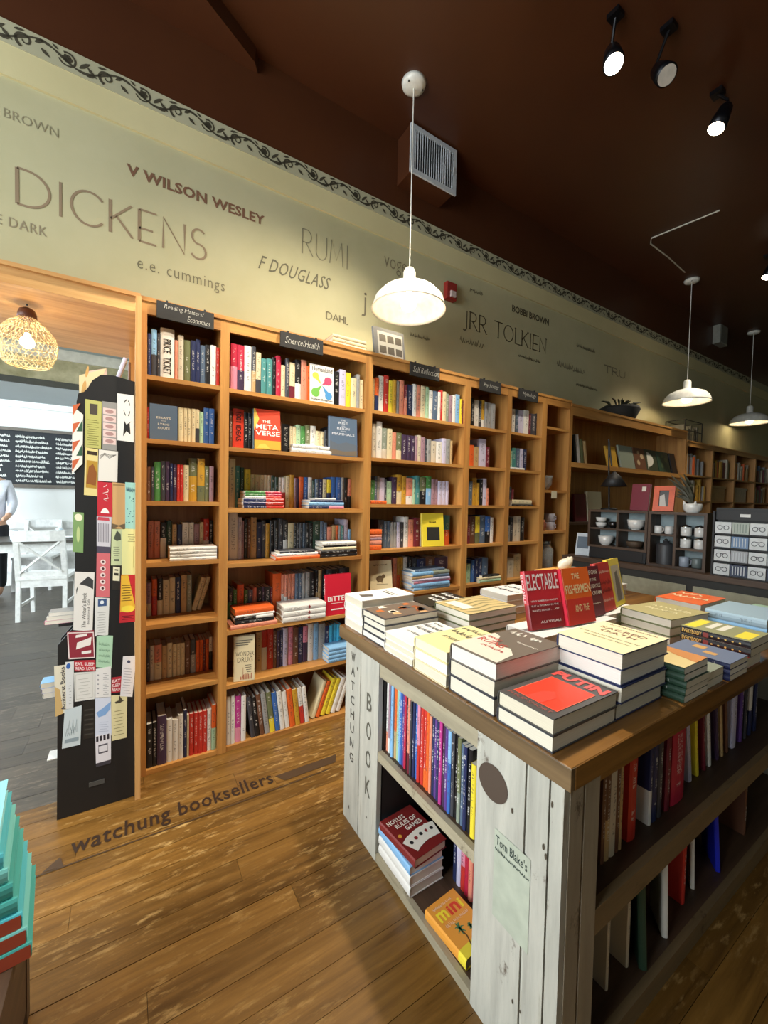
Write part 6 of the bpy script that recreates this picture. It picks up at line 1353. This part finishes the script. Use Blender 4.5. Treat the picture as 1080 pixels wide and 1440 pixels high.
for k, (f, lv) in enumerate(((.61, 0), (.84, 0), (.61, 1), (.84, 1))): cup(PXX+.05, y2(f), zt2+lv*.082, .032, .060, 'white jar with steel lid, %s of its stack, %s the cubby divider' % ('lower' if lv == 0 else 'upper', 'beside' if f < .7 else 'away from'), name='jar', cat='jar', lid=M_STEEL)
x_, y_ = PXX+.06, y2(.26); t = thing('canister', 'tall dark grey canister in the lower cubby', 'canister', (x_, y_, zb2))
MB().lathe([(.058, 0), (.058, .13), (.052, .145), (.02, .15), (.02, .165), (.001, .165)], (x_, y_, zb2), 20, False).build('canister_body', plain('canister_grey', '38383A', .5), t, smooth=True); MB().lathe([(.008, .165), (.011, .175), (.001, .18)], (x_, y_, zb2), 10, False).build('knob', M_STEEL, t)
for k, (f, c) in enumerate(((.60, '9AA2AE'), (.81, '6A7472'))): cup(PXX+.05, y2(f), zb2, .029, .065, ('pale blue' if k == 0 else 'grey green')+' cup in the lower cubby under the jars', plain('cup_'+c, c, .35))
# on top of the cubbies
zt3 = z1+.0005
la = onx(857, 700, PXX+.07); LX, LY = PXX+.07, la.y
dl = thing('desk_lamp', 'black desk lamp with cone shade standing on the cubby shelf', 'lamp', (LX, LY, zt3))
MB().lathe([(.060, 0), (.060, .010), (.016, .016), (.001, .016)], (LX, LY, zt3), 20, False).build('base', M_BLACK, dl, smooth=True)
q1 = onx(862, 655, LX); q0 = onx(856, 618, LX)
MB().tube([(LX, LY, zt3+.014), (LX+.01, LY+.01, zt3+.14), (LX, q0.y, q0.z)], .0065, 8).build('lower_arm', M_BLACK, dl)
MB().tube([(LX, q0.y, q0.z), (LX-.02, q1.y, q1.z)], .0065, 8).build('upper_arm', M_BLACK, dl)
qs = onx(863, 684, LX-.03); MB().lathe([(.010, .115), (.022, .10), (.042, .085), (.095, .0), (.091, 0), (.038, .08), (.001, .095)], (LX-.03, qs.y, qs.z), 24, False).build('lamp_shade', M_BLACK, dl, smooth=True)
ya, yb = onx(886, 690, PXX+.05).y, onx(912, 690, PXX+.05).y; w = ya-yb
r, P, Q = face_book(PXX+.05, (ya+yb)/2, zt3, w, .20, .026, 'maroon', 'large maroon album with white label standing on the cubby shelf', -90, 8); put(r, 'label_print', MB().quad(P, w*.58, w*.80, .145, .18), ink('CFC8B8')); r['category'] = 'album'; r.name = 'album'
ya, yb = onx(919, 690, PXX+.04).y, onx(947, 690, PXX+.04).y; w = ya-yb; h = .185
fr = thing('picture_frame', 'orange picture frame with grey photo standing on the cubby shelf', 'picture frame', M=faceM(PXX+.04, (ya+yb)/2, z12+.0008, .02, -80, 12, w))
for q in ((0, w, 0, .034), (0, w, h-.034, h)): put(fr, 'frame_rail', B(-.01, .01, q[0], q[1], q[2], q[3]), plain('frame_orange', 'CC5428', .4))
for q in ((0, .034), (w-.034, w)): put(fr, 'frame_rail', B(-.01, .01, q[0], q[1], .034, h-.034), plain('frame_orange', 'CC5428', .4))
put(fr, 'photo_print', B(-.008, .0, .034, w-.034, .034, h-.034), ink('4C4A48')); put(fr, 'figure_print', MB().poly(basis((0, 1, 0), (0, 0, 1), (.001, 0, 0)), [(.04, .036), (w*.62, .036), (w*.5, h*.68), (w*.28, h*.6)]), ink('B5B0A8'))
pp = onx(974, 712, PXX+.06); PX_, PY_ = PXX+.06, pp.y
t = thing('planter', 'white animal shaped planter with dark trailing plant on the cubby shelf', 'planter', (PX_, PY_, z12+.0005))
MB().lathe([(.036, 0), (.052, .02), (.056, .05), (.05, .06), (.042, .055), (.001, .04)], (PX_, PY_, z12+.0005), 16, False).build('pot', M_CER, t, smooth=True)
for s in (-1, 1): MB().tube([(PX_-.045, PY_+s*.03, z12+.055), (PX_-.05, PY_+s*.035, z12+.08)], [.011, .003], 8).build('ear', M_CER, t)
rg2 = random.Random(5)
for k in range(18):
    L = rg2.uniform(.10, .26); p0 = Vector((PX_, PY_, z12+.05)); d_ = Vector((rg2.uniform(-.3, .3), rg2.uniform(-.1, .55), 1.0)).normalized()
    pts = [p0+d_*L*f+Vector((0, .06*f*f, -.03*f*f)) for f in (0, .35, .7, 1)]; MB().tube([tuple(p) for p in pts], [.003, .011, .010, .002], 5).build('leaf', plain('dark_leaf', '3A3826', .6), t)
# binders on the dark shelf of the wide case
for k, (pa, pb, c, h, nm, lab) in enumerate(((812, 828, 'maroon', .26, 'binder', 'maroon binder standing on the dark shelf beside cream folder'), (830, 850, 'cream', .29, 'folder', 'cream folder standing on the dark shelf beside maroon binder'))):
    xa, xb = ony(pa, 690, D+.14).x, ony(pb, 690, D+.14).x
    r, P, Q = face_book((xa+xb)/2, D+.15, 1.1255, xb-xa, h, .03, c, lab, 0, 5); r['category'] = nm; r.name = nm
# tilted picture card at the wall end of the counter
qx = onx(806, 770, PXX+.04)
t = thing('greeting_card', 'tilted white card with a slate blue picture propped at counter end', 'card', M=faceM(PXX+.03, 1.995, CT+.0008, .006, -75, 14, .11))
put(t, 'paper', B(-.003, .003, 0, .11, 0, .19), plain('card_white', 'C6CCD0', .5)); put(t, 'picture_print', MB().quad(basis((0, 1, 0), (0, 0, 1), (.0036, 0, 0)), .010, .10, .06, .16), ink('52606E'))
# ---- glasses rack
GX = 3.16; ga, gb = -onx(1001, 760, GX).y, -onx(1112, 760, GX).y; gz0, gz1 = CT+.0005, 1.270
gr = thing('glasses_rack', 'black display rack with boxes of reading glasses on the counter', 'display rack', (GX, -(ga+gb)/2, CT))
VB(ga, gb, GX+.05, GX+.07, gz0, gz1+.02).build('rack_back', M_BLACK, gr); VB(ga, ga+.010, GX, GX+.05, gz0, gz1).build('side_panel', M_BLACK, gr); VB(gb-.010, gb, GX, GX+.05, gz0, gz1).build('side_panel', M_BLACK, gr)
VB(ga+.010, gb-.010, GX+.02, GX+.05, gz1-.055, gz1).build('header_board', M_BLACK, gr)
nr = 4; rh = (gz1-.06-gz0)/nr
for k in range(nr): VB(ga+.010, gb-.010, GX, GX+.05, gz0+k*rh, gz0+k*rh+.008).build('ledge', M_BLACK, gr)
VB(ga+.13, ga+.18, GX+.0185, GX+.02, gz1-.034, gz1-.016).build('price_label', ink('D8D8D2'), gr)
cols_ = [('A8B0A4', 'grey green'), ('6A86A8', 'blue'), ('A4A6A8', 'striped grey'), ('2E3850', 'navy')]
NC = 4; bw = (gb-ga-.024)/NC; MR = basis((0, -1, 0), (0, 0, 1), (GX+.0014, 0, 0))
for k in range(nr):
    for j in range(NC):
        x0 = ga+.012+j*bw; c, nmc = (('D2D4D2', 'white') if j % 2 == 0 else cols_[nr-1-k])
        t = thing('glasses_box', '%s reading glasses box, %s row of the rack, %s column from cubby shelf' % (nmc, ('bottom', 'second lowest', 'second highest', 'top')[k], ORD[j+1]), 'box', (GX, -(x0+bw/2), gz0+k*rh), 'reading glasses boxes on the rack')
        zb0 = gz0+k*rh+.0085; VB(x0+.002, x0+bw-.002, GX+.002, GX+.048, zb0, zb0+rh*.80).build('carton', plain('carton_'+c, c, .45), t)
        mb = MB(); xm = x0+bw/2; zm_ = zb0+rh*.4
        if j % 2 == 0:
            for s in (-1, 1): mb.ribbon([(xm+s*bw*.19+bw*.15*math.cos(q*.4), zm_+rh*.15*math.sin(q*.4)) for q in range(17)], .004, MR)
            mb.ribbon([(xm-.01, zm_+.01), (xm+.01, zm_+.01)], .005, MR); mb.build('spectacles_print', ink('45464A'), t)
        else:
            for q in range(5): mb.quad(MR, x0+bw*(.14+.16*q), x0+bw*(.20+.16*q), zb0+rh*.1, zb0+rh*.7)
            mb.build('stripe_print', ink('C2C6C8' if k != 3 else '7C8A80'), t)
# far bookcases
M_FARWOOD = OAK
far = [(5.405, 6.14), (6.14, 6.86), (6.86, 7.62), (7.62, 8.4)]
for k, (a, b) in enumerate(far):
    bookcase('far oak wall case with open shelves, %s past the wide case' % ORD[k+1], a, b, a+.022, b-.022, [.022, .45, .98, 1.36, 1.66], ztop=2.05+.0, headz=1.985)
SM = [PAL[c] for c in ('brown', 'tan', 'beige', 'maroon', 'orange', 'grey', 'white', 'slate', 'olive', 'gold')]
me_v = []; me_f = []; me_m = []
def sbox(x0, x1, y0, y1, z0, z1, mi):
    mb = B(x0, x1, y0, y1, z0, z1); k = len(me_v); me_v.extend(mb.v); me_f.extend([tuple(i+k for i in f) for f in mb.f]); me_m.extend([mi]*len(mb.f))
for ci, (a, b) in enumerate(far):
    for zi, z in enumerate((1.36, 1.66)):
        x = a+.03
        if zi == 0 and ci in (1, 2): continue
        while x < b-.10:
            t_ = rg2.uniform(.018, .045); sbox(x, x+t_-.002, D+.03+rg2.uniform(0, .02), D+.22, z+.0005, z+rg2.uniform(.17, .26), rg2.randrange(len(SM))); x += t_+(0 if rg2.random() < .9 else .08)
me = bpy.data.meshes.new('far_shelf_books'); me.from_pydata(me_v, [], me_f); me.update()
for c in SM: me.materials.append(ink(c, .5))
for p, mi in zip(me.polygons, me_m): p.material_index = mi
o = bpy.data.objects.new('far_shelf_books', me); COL.objects.link(o); tag(o, 'small book spines filling the far wall cases', 'books', None, 'stuff')
for k, (ci, c, lab) in enumerate(((1, 'tan', 'tan cardboard box in the first low shelf of far cases'), (2, 'beige', 'beige box beside orange toy in the far cases'))):
    a, b = far[ci]; t = thing('storage_box', lab, 'box', ((a+b)/2, D+.1, 1.3605)); B(a+.16, b-.16, D+.05, D+.22, 1.3605, 1.53).build('box_body', plain('box_'+c, PAL[c], .7), t); B(a+.15, b-.15, D+.04, D+.23, 1.53, 1.56).build('box_lid', plain('box_'+c, PAL[c], .7), t)
a, b = far[2]; x_ = a+.14; t = thing('plush_toy', 'orange plush toy sitting in the far wall case', 'toy', (x_, D+.12, .9805)); z_ = .9805
MB().lathe([(.05, 0), (.10, .03), (.11, .09), (.075, .16), (.001, .18)], (x_, D+.14, z_), 14, False).build('body', plain('plush_orange', 'C8502E', .9), t, smooth=True); MB().lathe([(.001, .15), (.05, .17), (.065, .21), (.05, .25), (.001, .265)], (x_, D+.13, z_), 14, False).build('head', plain('plush_orange', 'C8502E', .9), t, smooth=True)
# items on top of the wide case
t = thing('dark_basket', 'dark woven basket plant pot on top of the wide case', 'basket', (3.95, D+.16, 2.1505)); xq = ony(872, 575, D+.15).x
MB().lathe([(.14, 0), (.19, .10), (.18, .13), (.001, .12)], (xq, D+.16, 2.1505), 20, False).build('basket_body', plain('basket_dark', '1E1B16', .8), t, smooth=True)
for k in range(26):
    aa = rg2.uniform(0, 6.28); L = rg2.uniform(.10, .22); p = Vector((xq+.08*math.cos(aa), D+.16+.06*math.sin(aa), 2.26)); e = p+Vector((math.cos(aa)*L, math.sin(aa)*L*.5, L*.35)); MB().tube([tuple(p), tuple((p+e)/2+Vector((0, 0, .03))), tuple(e)], [.003, .011, .002], 5).build('leaf', plain('dark_leaf', '2E3020', .6), t)
xa, xb = 5.46, 5.92; t = thing('wire_crate', 'dark wire crate of papers standing on the far wall case', 'crate', ((xa+xb)/2, D+.1, 2.0505)); M_W = plain('crate_wire', '26241F', .5, .5)
for x in (xa, xb):
    for y in (D+.05, D+.25): MB().tube([(x, y, 2.0505), (x, y, 2.30)], .006, 6).build('post', M_W, t)
for z in (2.06, 2.18, 2.30): MB().tube([(xa, D+.05, z), (xb, D+.05, z), (xb, D+.25, z), (xa, D+.25, z)], .005, 6, True).build('wire_hoop', M_W, t)
for k in range(7): B(xa+.03+(xb-xa-.06)*k/7, xa+.03+(xb-xa-.06)*(k+.7)/7, D+.07, D+.23, 2.053, 2.25-.02*(k % 3)).build('paper_sheaf', plain('sheaf_%d' % (k % 3), ('6A6658', '8E8870', '4A473C')[k % 3], .8), t)
# mugs, jars and bowl on the mug shelves
c6 = lambda px, py: ony(px, py, D+.09).x
cup(2.945, D+.09, 1.0625, .045, .09, 'rust coloured mug on the mug shelves', plain('mug_rust', 'A8684E', .4))
for k in range(2): cup(3.075, D+.09, 1.0625+k*.072, .045, .070, 'pale grey mug, %s of a pair on the mug shelves' % ('lower' if k == 0 else 'upper'), plain('mug_grey', 'B0ACB4', .4))
t = thing('glass_bowl', 'clear cut glass bowl with a paper tag on the mug shelves', 'bowl', (2.975, D+.08, 1.4025)); xg = 2.975
mg = bpy.data.materials.new('clear_glass'); mg.use_nodes = True; bs = mg.node_tree.nodes['Principled BSDF']; bs.inputs['Transmission Weight'].default_value = .75; bs.inputs['Roughness'].default_value = .12; bs.inputs['Base Color'].default_value = (.9, .9, .86, 1)
MB().lathe([(.03, 0), (.035, .01), (.06, .05), (.062, .10), (.07, .12), (.066, .12), (.055, .09), (.03, .02), (.001, .015)], (xg, D+.08, 1.4025), 18, False).build('bowl_body', mg, t, smooth=True)
B(xg-.01, xg+.06, D-.001, D+.0015, 1.335, 1.395).build('price_tag', ink('CFC4A8'), t)
t = thing('glass_jar', 'large glass jar on the lower part of the mug shelves', 'jar', (3.03, D+.1, .7405)); MB().lathe([(.07, 0), (.075, .02), (.075, .16), (.05, .19), (.05, .21), (.046, .21), (.07, .155), (.07, .02), (.001, .015)], (3.03, D+.1, .7405), 18, False).build('jar_body', mg, t, smooth=True); MB().lathe([(.052, .21), (.052, .228), (.001, .232)], (3.03, D+.1, .7405), 16, False).build('lid', M_STEEL, t)
